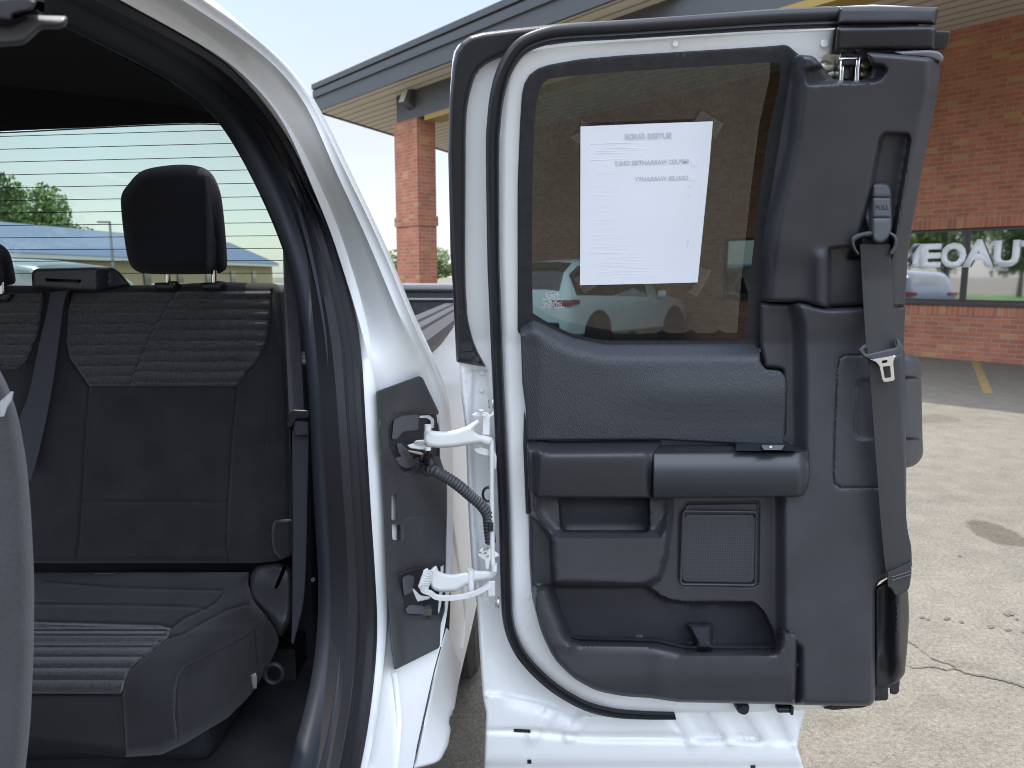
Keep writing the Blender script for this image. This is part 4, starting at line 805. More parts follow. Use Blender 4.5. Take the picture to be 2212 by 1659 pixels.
# upper pillar trim
up = rnd([(1708,126,10),(1722,118,8),(1752,120,4),(1760,124),(1775,140,6),(1790,160,8),(1800,171,10),(1850,175,10),(1878,166,10),(1885,145,6),(1876,128,6),(1872,113,5),(1940,118),(2016,125,10),(2029,133,8),(2032,150,8),(2029,187),(2012,267),(1992,367),(1969,500),(1961,553),(1955,660,3),(1786,665,4),(1730,653,8),(1640,652,3),(1636,640),(1645,520),(1659,433),(1692,233)], 6)
rec_ = rnd([(1899,300,10),(1908,286,8),(1962,288,8),(1967,300,6),(1950,400),(1930,520),(1924,560),(1830,560),(1856,500),(1880,400)], 6)
scoop = rnd([(1738,150,8),(1790,138,10),(1905,140,10),(1915,150,6),(1908,164,8),(1895,175,10),(1745,182,8)], 6)
lowr = rnd([(1790,535),(1840,530),(1960,530),(1955,675),(1788,680)], 5)
def uph(u, v):
    e = np.interp(v, [120, 180, 300, 500, 660], [1735, 1737, 1724, 1679, 1664])
    h = .012+.058*S(u-e+12, 17)
    h = h-.030*S(sd(u, v, scoop)-1, 6)
    h = h-.020*S(155-v, 20)*S(1850-u, 10)*.0
    h = h-.026*S(sd(u, v, rec_)-2, 6)
    s = sd(u, v, lowr); h = h-.020*S(s-1, 4)*S(1876-u, 3)
    # ridge with a lit top beside the strap slot
    h = h+.012*np.exp(-((u-1772)/14)**2)*S(v-545, 12)-.010*S(1750-u, 20)*S(v-560, 40)
    h = h-.028*S(u-np.interp(v, [125, 190, 367, 553, 660], [2014, 2012, 1976, 1945, 1940]), 14)
    return h
upper = sheet('pillar_panel', up, Yf(uph), TRIM, door, step=9, rim=(11, .016), skirt=.06, smooth=60, feats=[(rec_, 6), (scoop, 6), (lowr, 4)])
# latch behind the scoop
ltp = sheet('latch_plate', rnd([(1770,118),(1900,116),(1892,180),(1776,180)], 4), Yf(-.004), METALD, door, step=16, skirt=.01)
bm = bmesh.new()
def bx(u, v, s, h, m=0): addbox(bm, P(u, v, float(Yd(v))-h)[()], s, 0, .0015)
bx(1812, 148, (.0045, .02, .046), .012); bx(1817, 148, (.003, .02, .046), .012); bx(1845, 145, (.0045, .02, .05), .012); bx(1851, 145, (.0035, .02, .05), .014); bx(1832, 128, (.034, .012, .006), .012)
bmo('latch_pin', bm, METAL, ltp)
bm = bmesh.new(); bx(1832, 136, (.02, .014, .01), .018); bx(1825, 156, (.009, .016, .026), .014); bmo('latch_pawl', bm, DARKP, ltp)
bm = bmesh.new()
for (u, v, r_) in ((1785,145,.010),(1792,160,.008),(1868,140,.008),(1868,160,.008)):
    p = P(u, v, float(Yd(v))-.004)[()]; bmesh.ops.create_uvsphere(bm, u_segments=14, v_segments=8, radius=r_, matrix=Matrix.Translation(p) @ Matrix.Diagonal((1.4, .6, .9, 1)))
bmo('latch_grease', bm, mat('greased_metal', (.30, .29, .22), .3, metal=.7), ltp)
# rubber blocks on the top right corner
t1 = sheet('corner_weatherstrip', rnd([(1809,40,3),(1813,14,3),(1886,13),(2026,15,2),(2027,22),(2021,54,3),(1960,52),(1806,54,4)], 3), lambda u, v: Yd(v)-.030+.004*np.sin(u/28), RUBBER, door, step=9, rim=(10, .014), skirt=.06)
sheet('corner_weatherstrip', rnd([(1807,58,5),(2010,55,4),(2022,62,4),(2020,108,4),(1960,108),(1803,111,4)], 3), lambda u, v: Yd(v)-.036, RUBBER, door, step=9, rim=(10, .014), skirt=.07)
sheet('corner_flap', rnd([(2018,66,2),(2053,68,2),(2050,90,4),(2043,108,4),(2018,108,3)], 3), lambda u, v: Yd(v)-.020, RUBBERM, door, step=9, rim=(3, .005), skirt=.05)
sheet('corner_cap', rnd([(1930,112,4),(2008,108,4),(2030,112,6),(2040,124,6),(2034,136,6),(2015,128,6),(1990,124,6),(1950,122,4)], 4), lambda u, v: Yd(v)-.046, mat('grey_cap', (.13, .13, .15), .5), door, step=8, rim=(5, .008), skirt=.05)
# outside handle pocket at the latch edge
gp = mat('handle_grey_plastic', (.042, .044, .049), .45, bump=(500, .2, .0005))
hd = sheet('door_pull', rnd([(1930,763,2),(1976,766,10),(1988,780,10),(1991,800),(1992,813,3),(1990,818),(1993,950,3),(1995,985,14),(1978,1006,12),(1950,1012,4),(1930,1012)], 6), lambda u, v: Yd(v)-.010+.012*(1-np.clip(np.abs(np.minimum(np.abs(v-816), np.abs(v-948)))/4, 0, 1))+.03*S(u-1975, 20), gp, door, step=7, rim=(14, .03), skirt=.06, smooth=60,
      feats=[(np.array([(1930,816),(1992,816)], float), 4, False), (np.array([(1930,948),(1994,948)], float), 4, False)])
# seat belt hanging on the door
def bh(v): return 1.50-np.interp(v, [520, 600, 740, 790, 900, 1100, 1225, 1290], [.115, .105, .125, .135, .120, .110, .100, .09])-.0*v-.10*np.clip((740-np.asarray(v))/680, 0, 1)
belt = strap('shoulder_belt', [(1858,528),(1862,600),(1868,700),(1871,745),(1877,790),(1882,850),(1893,1000),(1903,1130),(1912,1220),(1919,1245)], [(1923,528),(1927,600),(1931,700),(1933,745),(1937,790),(1943,850),(1951,1000),(1959,1130),(1968,1180),(1970,1222)], bh, BELT, door, 60, .0022)
sheet('belt_end', rnd([(1916,1236,2),(1969,1212,2),(1969,1240,4),(1964,1272,6),(1950,1282),(1934,1287,4),(1924,1270,3),(1917,1268,3)], 3), lambda u, v: 1.392+.0*u, BELT, belt, step=7, rim=(3, .004), skirt=.012)
bm = bmesh.new()
for k in range(14):
    for q in (0, 7):
        p = P(1928+2.8*k, 1246-.9*k+q, 1.388)[()]; addbox(bm, p, (.0028, .002, .0012), 0, 0, None)
bmo('belt_stitching', bm, mat('thread', (.12, .12, .12), .8), belt)
strap('rear_webbing', [(1838,570),(1832,610),(1826,660)], [(1868,570),(1866,610),(1866,660)], lambda v: 1.44+0*np.asarray(v), RUBBERM, belt, 10)
# D-ring and its carrier
dr = sheet('belt_loop', rnd([(1836,515,8),(1848,505,8),(1876,498,4),(1920,498,4),(1938,508,8),(1941,524,8),(1934,542,8),(1924,552,6),(1920,546,3),(1930,530,6),(1930,516,5),(1922,508,3),(1864,512,4),(1846,520,6),(1848,534,6),(1857,548,4),(1852,552,5),(1840,536,8)], 4), lambda u, v: 1.50-.10*np.clip((740-v)/680, 0, 1)*1-.125, gp, door, step=5, rim=(5, .008), skirt=.012, smooth=60)
sheet('loop_tray', rnd([(1860,510),(1925,508),(1922,530),(1862,534)], 4), lambda u, v: 1.50-.135*1.0+.0*u, RUBBERM, dr, step=8, rim=(3, .003), skirt=.01)
ca = sheet('belt_handle', rnd([(1876,410,12),(1882,396,10),(1905,393,8),(1922,396,8),(1928,410,8),(1927,468),(1926,495,6),(1920,515,8),(1905,526,8),(1888,524,8),(1876,500,10),(1866,470,6),(1873,430,6)], 5), lambda u, v: 1.335+.004*(np.exp(-((v-426)/1.6)**2)+np.exp(-((v-470)/1.6)**2))*S(u-1880, 2)+.020*S(1882-u, 7), mat('belt_handle_grey', (.055, .057, .066), .42), door, step=6, rim=(7, .014), skirt=.03, smooth=60,
   feats=[(np.array([(1880,426),(1928,426)], float), 2, False), (np.array([(1880,470),(1928,470)], float), 2, False)])
text_at('handle_word', [('PULL', .0115, basis(P(1906, 448, 1.334)[()], (1, 0, 0), (0, 0, 1)), .0001, .0004)], mat('moulded_letters', (.035, .036, .04), .5), ca)
# latch plate on the belt
tg = sheet('belt_tongue', rnd([(1852,756,6),(1862,746,6),(1872,742,4),(1872,752,2),(1866,756,3),(1870,764,3),(1934,750,3),(1935,742),(1934,730,2),(1942,734,5),(1952,748,6),(1950,760,5),(1938,770,6),(1900,777),(1884,778,5),(1866,774,6)], 3), lambda u, v: 1.350+0*u, gp, door, step=5, rim=(5, .007), skirt=.015, smooth=60)
sheet('tongue_blade', rnd([(1880,777,1),(1937,767,1),(1930,779,3),(1930,790),(1933,820,5),(1928,823,4),(1910,826,4),(1906,822,3),(1899,790,3),(1892,782,3)], 3), lambda u, v: 1.348+0*u, METAL, tg, step=6, rim=(1.2, .001), skirt=.003,
   holes=[rnd([(1905,779),(1917,777),(1917,783),(1905,785)], 2), rnd([(1907,792),(1923,790),(1925,815),(1911,817)], 1.5)])
# strap boot bottom right
boot = sheet('belt_boot', rnd([(1900,1262,5),(1916,1250,4),(1940,1262),(1962,1275,6),(1964,1330,10),(1960,1400,8),(1956,1440),(1955,1455,8),(1935,1480,10),(1918,1487),(1888,1485),(1888,1270)], 6),
   lambda u, v: 1.47-.045*np.exp(-((u-1938)/16)**2)*S(1450-v, 30)-.008*np.sin(u/11+v/23)*np.exp(-((v-1440)/30)**2)-.0015*np.sin(v/31+u/17), RUBBER, door, step=6, rim=(8, .02), skirt=.05, smooth=70)
sheet('boot_tab', rnd([(1888,1480),(1918,1482),(1919,1508,3),(1916,1513,3),(1890,1514)], 2), lambda u, v: 1.48+0*u, RUBBERM, boot, step=8, rim=(3, .004), skirt=.04)
sheet('boot_tab', rnd([(1922,1480),(1944,1465),(1942,1495,4),(1935,1501,4),(1922,1498,3)], 2), lambda u, v: 1.485+0*u, RUBBERM, boot, step=8, rim=(3, .004), skirt=.04)
sheet('bottom_flap', rnd([(1778,1530,3),(1800,1524,3),(1880,1522),(1868,1528,4),(1800,1534,3)], 3), lambda u, v: 1.49+0*u, RUBBERM, door, step=9, rim=(3, .004), skirt=.05)
bm = bmesh.new(); p = P(1605, 1530, 1.48)[()]; addcyl(bm, p+Vector((-.004, .03, .006)), p, .014, .014, 24); addcyl(bm, p, p+Vector((0, -.008, 0)), .014, .010, 24); bmo('rubber_bumper', bm, RUBBER, door)
bm = bmesh.new(); p = P(1694, 1530, 1.485)[()]; addbox(bm, p, (.035, .02, .012), 0, .004); addbox(bm, p+Vector((.012, -.01, .002)), (.006, .01, .018), 0, .001); bmo('trim_clip', bm, RUBBER, door)

# ---- paper notice taped to the window
pn = sheet('paper_notice', [(1254,273),(1400,267),(1540,262),(1532,360),(1520,480),(1507,610),(1400,613),(1253,616)], lambda u, v: Yd(v)+.0095-.0006*np.sin((u-1254)/90)*np.cos(v/70), PAPER, None, step=16, skirt=.0004, smooth=60)
tag(pn, 'white printed sheet taped to the inside of the open door window, print facing outward', 'paper notice')
pit = [('BUYERS GUIDE', .0125, (1400, 294), .0003), ('IMPLIED WARRANTIES ONLY', .0104, (1408, 351), .0003), ('DEALER WARRANTY', .0104, (1429, 386), .0003)]
def onp(u, v, mir): M = on_door(u, v, -.0085, mir); return M @ Matrix.Rotation(R(1.6 if mir else -1.6)*-1, 4, 'Z')
for b_, s_, q, bo_ in pit: text_at('notice_print', [(b_, s_, onp(*q, True), bo_, 0)], INK, pn)
bm = bmesh.new(); random.seed(8)
def inkbar(u0, u1, v, h=.0007):
    a = P(u0, v-(u0-1254)*.02, float(Yd(v))+.0085)[()]; b = P(u1, v-(u1-1254)*.02, float(Yd(v))+.0085)[()]
    vs_ = [bm.verts.new(q) for q in (a, b, b+Vector((0, 0, h)), a+Vector((0, 0, h)))]; bm.faces.new(vs_)
for v in (308, 343, 505, 545): inkbar(1275, 1512, v+3, .0008)
for v in list(range(318, 336, 5))+list(range(362, 376, 4))+list(range(398, 500, 5))+list(range(512, 600, 6)):
    a = 1275+random.random()*110; inkbar(a, 1500-random.random()*18-(v-300)*.05, v+4, .0006)
for q in ((1500,351),(1496,384),(1490,402),(1489,422),(1486,520),(1485,530)):
    s = 5 if q[1] < 390 else 2
    for i in range(4):
        a = P(q[0]+[-s,s,s,-s][i], q[1]+[-s,-s,s,s][i], float(Yd(q[1]))+.0085)[()]; b = P(q[0]+[s,s,-s,-s][i], q[1]+[-s,s,s,-s][i], float(Yd(q[1]))+.0085)[()]
        addcyl(bm, a, b, .0004, seg=4)
bmo('notice_small_print', bm, INK2, pn, 0)
for ol in ([(1254,273),(1256,256),(1262,262),(1275,270)], [(1252,285),(1232,296),(1250,311),(1254,305)], [(1500,262),(1516,238),(1548,258),(1540,264)], [(1540,262),(1545,256),(1563,268),(1545,300),(1538,290)], [(1503,612),(1512,575),(1536,584),(1530,600),(1506,640),(1486,632)], [(1256,616),(1254,590),(1240,602),(1262,634),(1290,617)]):
    sheet('tape', ol, lambda u, v: Yd(v)+.012, TAPE, pn, step=30, skirt=0)
# ================================================================ GROUND
def groundnodes(n, b, t):
    def noise(s, d, r=.6):
        z = n.nodes.new('ShaderNodeTexNoise'); z.inputs['Scale'].default_value = s; z.inputs['Detail'].default_value = d; z.inputs['Roughness'].default_value = r
        n.links.new(t.outputs['Object'], z.inputs['Vector']); return z.outputs['Fac']
    def ramp(x, p0, c0, p1, c1):
        r = n.nodes.new('ShaderNodeValToRGB'); e = r.color_ramp.elements; e[0].position = p0; e[1].position = p1; e[0].color = (*c0, 1); e[1].color = (*c1, 1); n.links.new(x, r.inputs[0]); return r.outputs[0]
    def mul(a, c):
        m_ = n.nodes.new('ShaderNodeMix'); m_.data_type = 'RGBA'; m_.blend_type = 'MULTIPLY'; m_.inputs['Factor'].default_value = 1; n.links.new(a, m_.inputs['A']); n.links.new(c, m_.inputs['B']); return m_.outputs['Result']
    big = ramp(noise(.35, 4), .3, (.176, .164, .143), .7, (.212, .199, .175))
    mid_ = ramp(noise(5, 5, .7), .3, (.80, .80, .80), .7, (1.12, 1.10, 1.08))
    fine = ramp(noise(60, 4, .8), .34, (.68, .67, .66), .64, (1.26, 1.24, 1.20))
    fine2 = ramp(noise(170, 2, .8), .3, (.7, .7, .7), .66, (1.3, 1.28, 1.22))
    def mt(op, a, bb):
        q = n.nodes.new('ShaderNodeMath'); q.operation = op
        for i_, x in enumerate((a, bb)):
            if isinstance(x, (int, float)): q.inputs[i_].default_value = x
            else: n.links.new(x, q.inputs[i_])
        return q.outputs[0]
    s_ = n.nodes.new('ShaderNodeSeparateXYZ'); n.links.new(t.outputs['Object'], s_.inputs[0]); w1 = noise(2.2, 4, .6); w2 = noise(7, 3, .6)
    c = mul(mul(mul(big, mid_), fine), fine2)
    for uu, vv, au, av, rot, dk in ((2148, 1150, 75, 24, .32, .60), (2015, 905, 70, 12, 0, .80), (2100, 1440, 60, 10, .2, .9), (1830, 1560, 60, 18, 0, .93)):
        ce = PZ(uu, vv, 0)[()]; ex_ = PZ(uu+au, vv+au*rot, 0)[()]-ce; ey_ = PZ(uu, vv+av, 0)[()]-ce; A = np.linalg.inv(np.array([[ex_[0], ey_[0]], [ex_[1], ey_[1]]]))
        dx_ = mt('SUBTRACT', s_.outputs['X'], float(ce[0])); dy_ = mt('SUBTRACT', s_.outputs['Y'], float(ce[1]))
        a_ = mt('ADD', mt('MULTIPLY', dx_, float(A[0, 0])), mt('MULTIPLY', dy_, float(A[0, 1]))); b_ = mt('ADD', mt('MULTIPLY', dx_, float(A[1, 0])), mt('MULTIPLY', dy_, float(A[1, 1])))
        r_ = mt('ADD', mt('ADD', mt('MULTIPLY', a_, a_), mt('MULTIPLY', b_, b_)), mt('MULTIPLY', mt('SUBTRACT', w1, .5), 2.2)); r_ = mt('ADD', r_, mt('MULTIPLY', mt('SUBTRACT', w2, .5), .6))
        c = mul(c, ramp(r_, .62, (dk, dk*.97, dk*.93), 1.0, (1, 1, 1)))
    n.links.new(c, b.inputs['Base Color'])
    bp = n.nodes.new('ShaderNodeBump'); bp.inputs['Strength'].default_value = .5; bp.inputs['Distance'].default_value = .006
    n.links.new(noise(110, 3), bp.inputs['Height']); n.links.new(bp.outputs[0], b.inputs['Normal'])
GRD = mat('weathered_pavement', (.26, .24, .2), .9, nodes=groundnodes, spec=.2)
bm = bmesh.new(); bmesh.ops.create_grid(bm, x_segments=60, y_segments=60, size=900); g = bmo('parking_lot', bm, GRD, None, 0); tag(g, kind='structure')
def flat(name, polys, z, m, kind='structure', wob=0):
    bm = bmesh.new()
    for pl in polys:
        p = PZ(np.array(pl, float)[:, 0], np.array(pl, float)[:, 1], z); f = bm.faces.new([bm.verts.new(q) for q in p])
    bmesh.ops.triangulate(bm, faces=bm.faces); o = bmo(name, bm, m, None, 0); tag(o, kind=kind); return o
def ribbon(path, ws):
    p = crom(path, len(path)*7); r = np.random.default_rng(len(path)); p[:, 1] += r.normal(0, .9, len(p)); p[:, 0] += r.normal(0, .8, len(p)); ws = np.interp(np.linspace(0, 1, len(p)), np.linspace(0, 1, len(ws)), ws)*(1+.35*r.normal(size=len(p)))
    return [[(p[i][0], p[i][1]-ws[i]/2), (p[i+1][0], p[i+1][1]-ws[i+1]/2), (p[i+1][0], p[i+1][1]+ws[i+1]/2), (p[i][0], p[i][1]+ws[i]/2)] for i in range(len(p)-1)]
CRK = mat('dark_crack', (.125, .108, .09), 1)  # dark brown of the pavement cracks
flat('pavement_crack', ribbon([(1900,1360),(1966,1386),(1992,1406),(2019,1423),(2055,1435),(2066,1444)], [1.2, 1.6, 2, 2])+ribbon([(1900,1440),(1956,1436),(1976,1441),(2015,1440),(2042,1446),(2064,1444),(2092,1454),(2125,1460),(2159,1466),(2186,1473),(2212,1483),(2290,1500)], [1.2, 1.5, 2.6, 3.2, 3.2, 3.6]), .004, CRK)
STN = mat('oil_stain', (.130, .112, .092), .8, var=(40, .25, 4), spec=.3)
def blob(u, v, a, b, s=0): r = np.random.default_rng(int(u+s)); t = np.linspace(0, 2*math.pi, 17)[:-1]; q = 1+.12*r.normal(size=16); return [(u+a*q[i]*math.cos(t[i]), v+b*q[i]*math.sin(t[i])) for i in range(16)]
sp = [(2180,1325,12,4.5),(2046,1336,7,3),(2077,1343,5,2.5),(2142,1353,8,3.5),(2178,1360,7,2.5),(2197,1337,4,2),(2211,1364,5,3),(1992,1333,6,2.5),(2005,1337,4,2),(2073,1200,4,2),(2055,1480-.0,0,0),(2030,900,40,5),(1985,925,30,4)]
flat('oil_spot', [blob(*q) for q in sp if q[2] > 0 and q[2] < 20], .004, STN)
YEL = mat('worn_yellow_paint', (.30, .20, .05), .8, var=(14, .4, 4, (.21, .17, .11)))
flat('parking_line', [[(2096,776),(2113,776),(2146,850),(2124,850)], [(1760,735),(1768,735),(1772,742),(1763,742)]], .004, YEL)
# ================================================================ BRICK BUILDING (local frame: x along the wall towards us, y into it)
PHI = 50.3
B0 = PZ(1960, 768, 0)[()]
bld = empty('brick_building', tuple(B0), 'long red brick building with dark framed windows, white lettering and a slatted canopy', 'building')
bld.rotation_euler = (0, 0, -R(PHI)); bld['atorigin'] = 1
Mb = Matrix.Translation(B0) @ Matrix.Rotation(-R(PHI), 4, 'Z'); Mbi = Mb.inverted()
def PWl(u, v, y=0.0):                      # pixel -> wall plane, in the wall's frame
    a, b, c = ray(u, v); o = Mbi @ Vector((0, 0, H)); d = (Mbi.to_3x3() @ Vector((float(a), float(b), float(c)))); t = (y-o.y)/d.y; q = o+d*t; return q
def loc(p): return Mbi @ Vector(p)
def bricknodes(rowlock):
    def f(n, b, t):
        s = n.nodes.new('ShaderNodeSeparateXYZ'); n.links.new(t.outputs['Object'], s.inputs[0])
        a = n.nodes.new('ShaderNodeMath'); a.operation = 'ADD'; n.links.new(s.outputs['X'], a.inputs[0]); n.links.new(s.outputs['Y'], a.inputs[1])
        c = n.nodes.new('ShaderNodeCombineXYZ'); n.links.new(a.outputs[0], c.inputs['Y' if rowlock else 'X']); n.links.new(s.outputs['Z'], c.inputs['X' if rowlock else 'Y'])
        k = n.nodes.new('ShaderNodeTexBrick'); k.inputs['Scale'].default_value = 1; k.inputs['Brick Width'].default_value = .245; k.inputs['Row Height'].default_value = .082; k.inputs['Mortar Size'].default_value = .009; k.inputs['Mortar Smooth'].default_value = .3
        if rowlock: k.offset = 0
        k.inputs['Color1'].default_value = (.46, .175, .105, 1); k.inputs['Color2'].default_value = (.36, .128, .082, 1); k.inputs['Mortar'].default_value = (.36, .27, .20, 1); k.inputs['Bias'].default_value = -.1
        n.links.new(c.outputs[0], k.inputs['Vector'])
        # a few odd, paler bricks and weathering
        sn = n.nodes.new('ShaderNodeVectorMath'); sn.operation = 'DIVIDE'; sn.inputs[1].default_value = (.245, .082, 1); n.links.new(c.outputs[0], sn.inputs[0])
        fl_ = n.nodes.new('ShaderNodeVectorMath'); fl_.operation = 'FLOOR'; n.links.new(sn.outputs[0], fl_.inputs[0]); wn = n.nodes.new('ShaderNodeTexWhiteNoise'); wn.noise_dimensions = '2D'; n.links.new(fl_.outputs[0], wn.inputs['Vector'])
        r = n.nodes.new('ShaderNodeMapRange'); r.inputs['From Min'].default_value = .93; r.inputs['From Max'].default_value = .94; n.links.new(wn.outputs['Value'], r.inputs['Value'])
        m1 = n.nodes.new('ShaderNodeMix'); m1.data_type = 'RGBA'; m1.inputs['B'].default_value = (.44, .30, .14, 1); n.links.new(k.outputs['Color'], m1.inputs['A'])
        m0 = n.nodes.new('ShaderNodeMath'); m0.operation = 'MULTIPLY'; m0.inputs[1].default_value = .6; n.links.new(r.outputs[0], m0.inputs[0]); n.links.new(m0.outputs[0], m1.inputs['Factor'])
        z = n.nodes.new('ShaderNodeTexNoise'); z.inputs['Scale'].default_value = 3; z.inputs['Detail'].default_value = 6; n.links.new(t.outputs['Object'], z.inputs['Vector'])
        zr = n.nodes.new('ShaderNodeMapRange'); zr.inputs['To Min'].default_value = .7; zr.inputs['To Max'].default_value = 1.25; n.links.new(z.outputs['Fac'], zr.inputs['Value'])
        m2 = n.nodes.new('ShaderNodeMix'); m2.data_type = 'RGBA'; m2.blend_type = 'MULTIPLY'; m2.inputs['Factor'].default_value = 1; n.links.new(m1.outputs['Result'], m2.inputs['A']); n.links.new(zr.outputs[0], m2.inputs['B']); n.links.new(m2.outputs['Result'], b.inputs['Base Color'])
        bp = n.nodes.new('ShaderNodeBump'); bp.invert = True; bp.inputs['Strength'].default_value = .6; bp.inputs['Distance'].default_value = .01; n.links.new(k.outputs['Fac'], bp.inputs['Height']); n.links.new(bp.outputs[0], b.inputs['Normal'])
    return f
BRK = mat('red_brick', (.33, .1, .05), .88, nodes=bricknodes(False), spec=.2); BRKV = mat('rowlock_brick', (.33, .1, .05), .88, nodes=bricknodes(True), spec=.2)
FRM = mat('dark_window_frame', (.045, .043, .042), .4); 
xl = PWl(1010, 500).x; xr = 12.0
SOF = (Mb @ PWl(2052, 67)).z
wx0 = PWl(1560, 600).x; wx1 = 11.0; wz0 = PWl(2100, 654).z; wz1 = PWl(2100, 492).z
bm = bmesh.new()
def lb(bm, x0, x1, y0, y1, z0, z1, bev=0): addbox(bm, ((x0+x1)/2, (y0+y1)/2, (z0+z1)/2), (x1-x0, y1-y0, z1-z0), 0, bev)
lb(bm, xl, xr, 0, .3, -.1, wz0-.22); lb(bm, xl, xr, 0, .3, wz1+.22, SOF+.4); lb(bm, xl, wx0, 0, .3, wz0-.22, wz1+.22); lb(bm, wx1, xr, 0, .3, wz0-.22, wz1+.22)
lb(bm, xl, xl+.3, .3, 9, -.1, SOF+.4)
bmo('wall', bm, BRK, bld, 0)
bm = bmesh.new(); lb(bm, wx0, wx1, -.004, .3, wz0-.22, wz0); lb(bm, wx0, wx1, -.004, .3, wz1, wz1+.22); bmo('rowlock_course', bm, BRKV, bld, 0)
WGL = mat('reflective_window_glass', (.012, .014, .014), .03, spec=1.0, coat=1.0, croug=.0)
WGL.node_tree.nodes['Principled BSDF'].inputs['Metallic'].default_value = .0
_b = WGL.node_tree.nodes['Principled BSDF']; _b.inputs['IOR'].default_value = 3.0
mxs = [wx0, PWl(1700, 600).x, PWl(1890, 600).x, PWl(2079, 600).x]; stp = mxs[3]-mxs[2]
mxs = [wx0]+[mxs[3]+k*stp for k in range(-3, 6) if wx0+.4 < mxs[3]+k*stp < wx1-.3]+[wx1]
for a, b_ in zip(mxs[:-1], mxs[1:]):
    bm = bmesh.new(); lb(bm, a+.002, b_-.002, .06, .14, wz0, wz0+.05); lb(bm, a+.002, b_-.002, .06, .14, wz1-.05, wz1); lb(bm, a+.002, a+.045, .06, .14, wz0+.05, wz1-.05); lb(bm, b_-.045, b_-.002, .06, .14, wz0+.05, wz1-.05)
    fo = bmo('window', bm, FRM, bld, 0); bm = bmesh.new(); lb(bm, a+.045, b_-.045, .09, .11, wz0+.05, wz1-.05); bmo('pane', bm, WGL, fo, 0)
bm = bmesh.new(); lb(bm, wx0-.05, wx1+.05, -.06, .08, wz0-.05, wz0-.002); bmo('window_sill', bm, FRM, bld, 0)
# lettering fixed to the glass
LET = mat('white_lettering', (.92, .93, .94), .6)
its = []
for ch, u0, u1, v0, v1 in (('M', 1930, 1984, 527, 579), ('E', 1988, 2031, 526.5, 578.5), ('O', 2034, 2085, 524, 579.5), ('A', 2083, 2146, 517, 577), ('U', 2149, 2200, 519, 577.5), ('T', 2203, 2250, 519, 576)):
    a = PWl(u0, v0, .05); c = PWl(u1, v1, .05); me = text_mesh(ch, 1, .05, .0); co = np.array([q.co for q in me.vertices]); mn, mx_ = co.min(0), co.max(0)
    bm = bmesh.new(); bm.from_mesh(me); z0_ = PWl((u0+u1)/2, v1, .05).z; z1_ = PWl((u0+u1)/2, v0, .05).z
    for q in bm.verts: q.co = Vector((a.x+(q.co.x-mn[0])/(mx_[0]-mn[0])*(c.x-a.x), .055, z0_+(q.co.y-mn[1])/(mx_[1]-mn[1])*(z1_-z0_)))
    r_ = bmesh.ops.extrude_face_region(bm, geom=list(bm.faces))
    for q in r_['geom']:
        if isinstance(q, bmesh.types.BMVert): q.co.y -= .006
    bmo('sign_letter', bm, LET, bld, 0)
# objects behind the left pane
# soffit, fascia, beam
def W2(u, v, z): q = PZ(u, v, z)[()]; return loc(q)
C1 = W2(686, 240, SOF); C2 = W2(1345, -8, SOF); C2b = W2(1420, -40, SOF); C3 = W2(2700, -60, SOF); E1 = W2(968, 327, SOF)
ex = E1+(E1-C1)*.9
SFM = mat('slatted_soffit', (.34, .31, .255), .7, nodes=None)
def slat(n, b, t):
    s = n.nodes.new('ShaderNodeSeparateXYZ'); n.links.new(t.outputs['Object'], s.inputs[0])
    m_ = n.nodes.new('ShaderNodeMath'); m_.operation = 'MULTIPLY'; m_.inputs[1].default_value = 1/.30; n.links.new(s.outputs['Y'], m_.inputs[0])
    f = n.nodes.new('ShaderNodeMath'); f.operation = 'FRACT'; n.links.new(m_.outputs[0], f.inputs[0])
    r = n.nodes.new('ShaderNodeValToRGB'); e = r.color_ramp.elements; e[0].position = 0; e[0].color = (.24, .215, .18, 1); e[1].position = .22; e[1].color = (.58, .54, .45, 1)
    x = e.new(.14); x.color = (.24, .215, .18, 1); n.links.new(f.outputs[0], r.inputs[0]); n.links.new(r.outputs[0], b.inputs['Base Color'])
    bp = n.nodes.new('ShaderNodeBump'); bp.inputs['Distance'].default_value = .02; n.links.new(r.outputs[0], bp.inputs['Height']); n.links.new(bp.outputs[0], b.inputs['Normal'])
SFM = mat('slatted_soffit', (.34, .31, .255), .7, nodes=slat)
FAS = mat('grey_metal_fascia', (.066, .067, .071), .45)
def prism(name, pts, z0, z1, m, parent):
    bm = bmesh.new(); a = [bm.verts.new((p[0], p[1], z0)) for p in pts]; b = [bm.verts.new((p[0], p[1], z1)) for p in pts]; n = len(pts)
    bm.faces.new(a); bm.faces.new(list(reversed(b)))
    for i in range(n): bm.faces.new((a[i], a[(i+1) % n], b[(i+1) % n], b[i]))
    return bmo(name, bm, m, parent, 0)
outl = [C1, C2, Vector((C2.x+.5, C2.y+.6, 0)), Vector((14, C2.y+1.2, 0)), Vector((14, 4, 0)), Vector((ex.x, 6, 0)), ex]
prism('soffit', outl, SOF, SOF+.06, SFM, bld)
fh = (Mb @ C1).z*0+.62
bm = bmesh.new()
def beamseg(bm, a, b, z0, z1, t, off=0):
    a = Vector((a.x, a.y, 0)); b = Vector((b.x, b.y, 0)); d = (b-a).normalized(); n_ = Vector((d.y, -d.x, 0)); c = (a+b)/2+n_*(off); L = (b-a).length
    addbox(bm, (c.x, c.y, (z0+z1)/2), (L, t, z1-z0), math.atan2(d.y, d.x))
ring = [C1, C2, outl[2], outl[3]]
for a, b_ in zip(ring[:-1], ring[1:]):
    beamseg(bm, a, b_, SOF-.03, SOF+.30, .06, .04); beamseg(bm, a, b_, SOF+.30, SOF+.46, .14, .05); beamseg(bm, a, b_, SOF+.46, SOF+.50, .06, .05); beamseg(bm, a, b_, SOF+.50, SOF+.62, .17, .06)
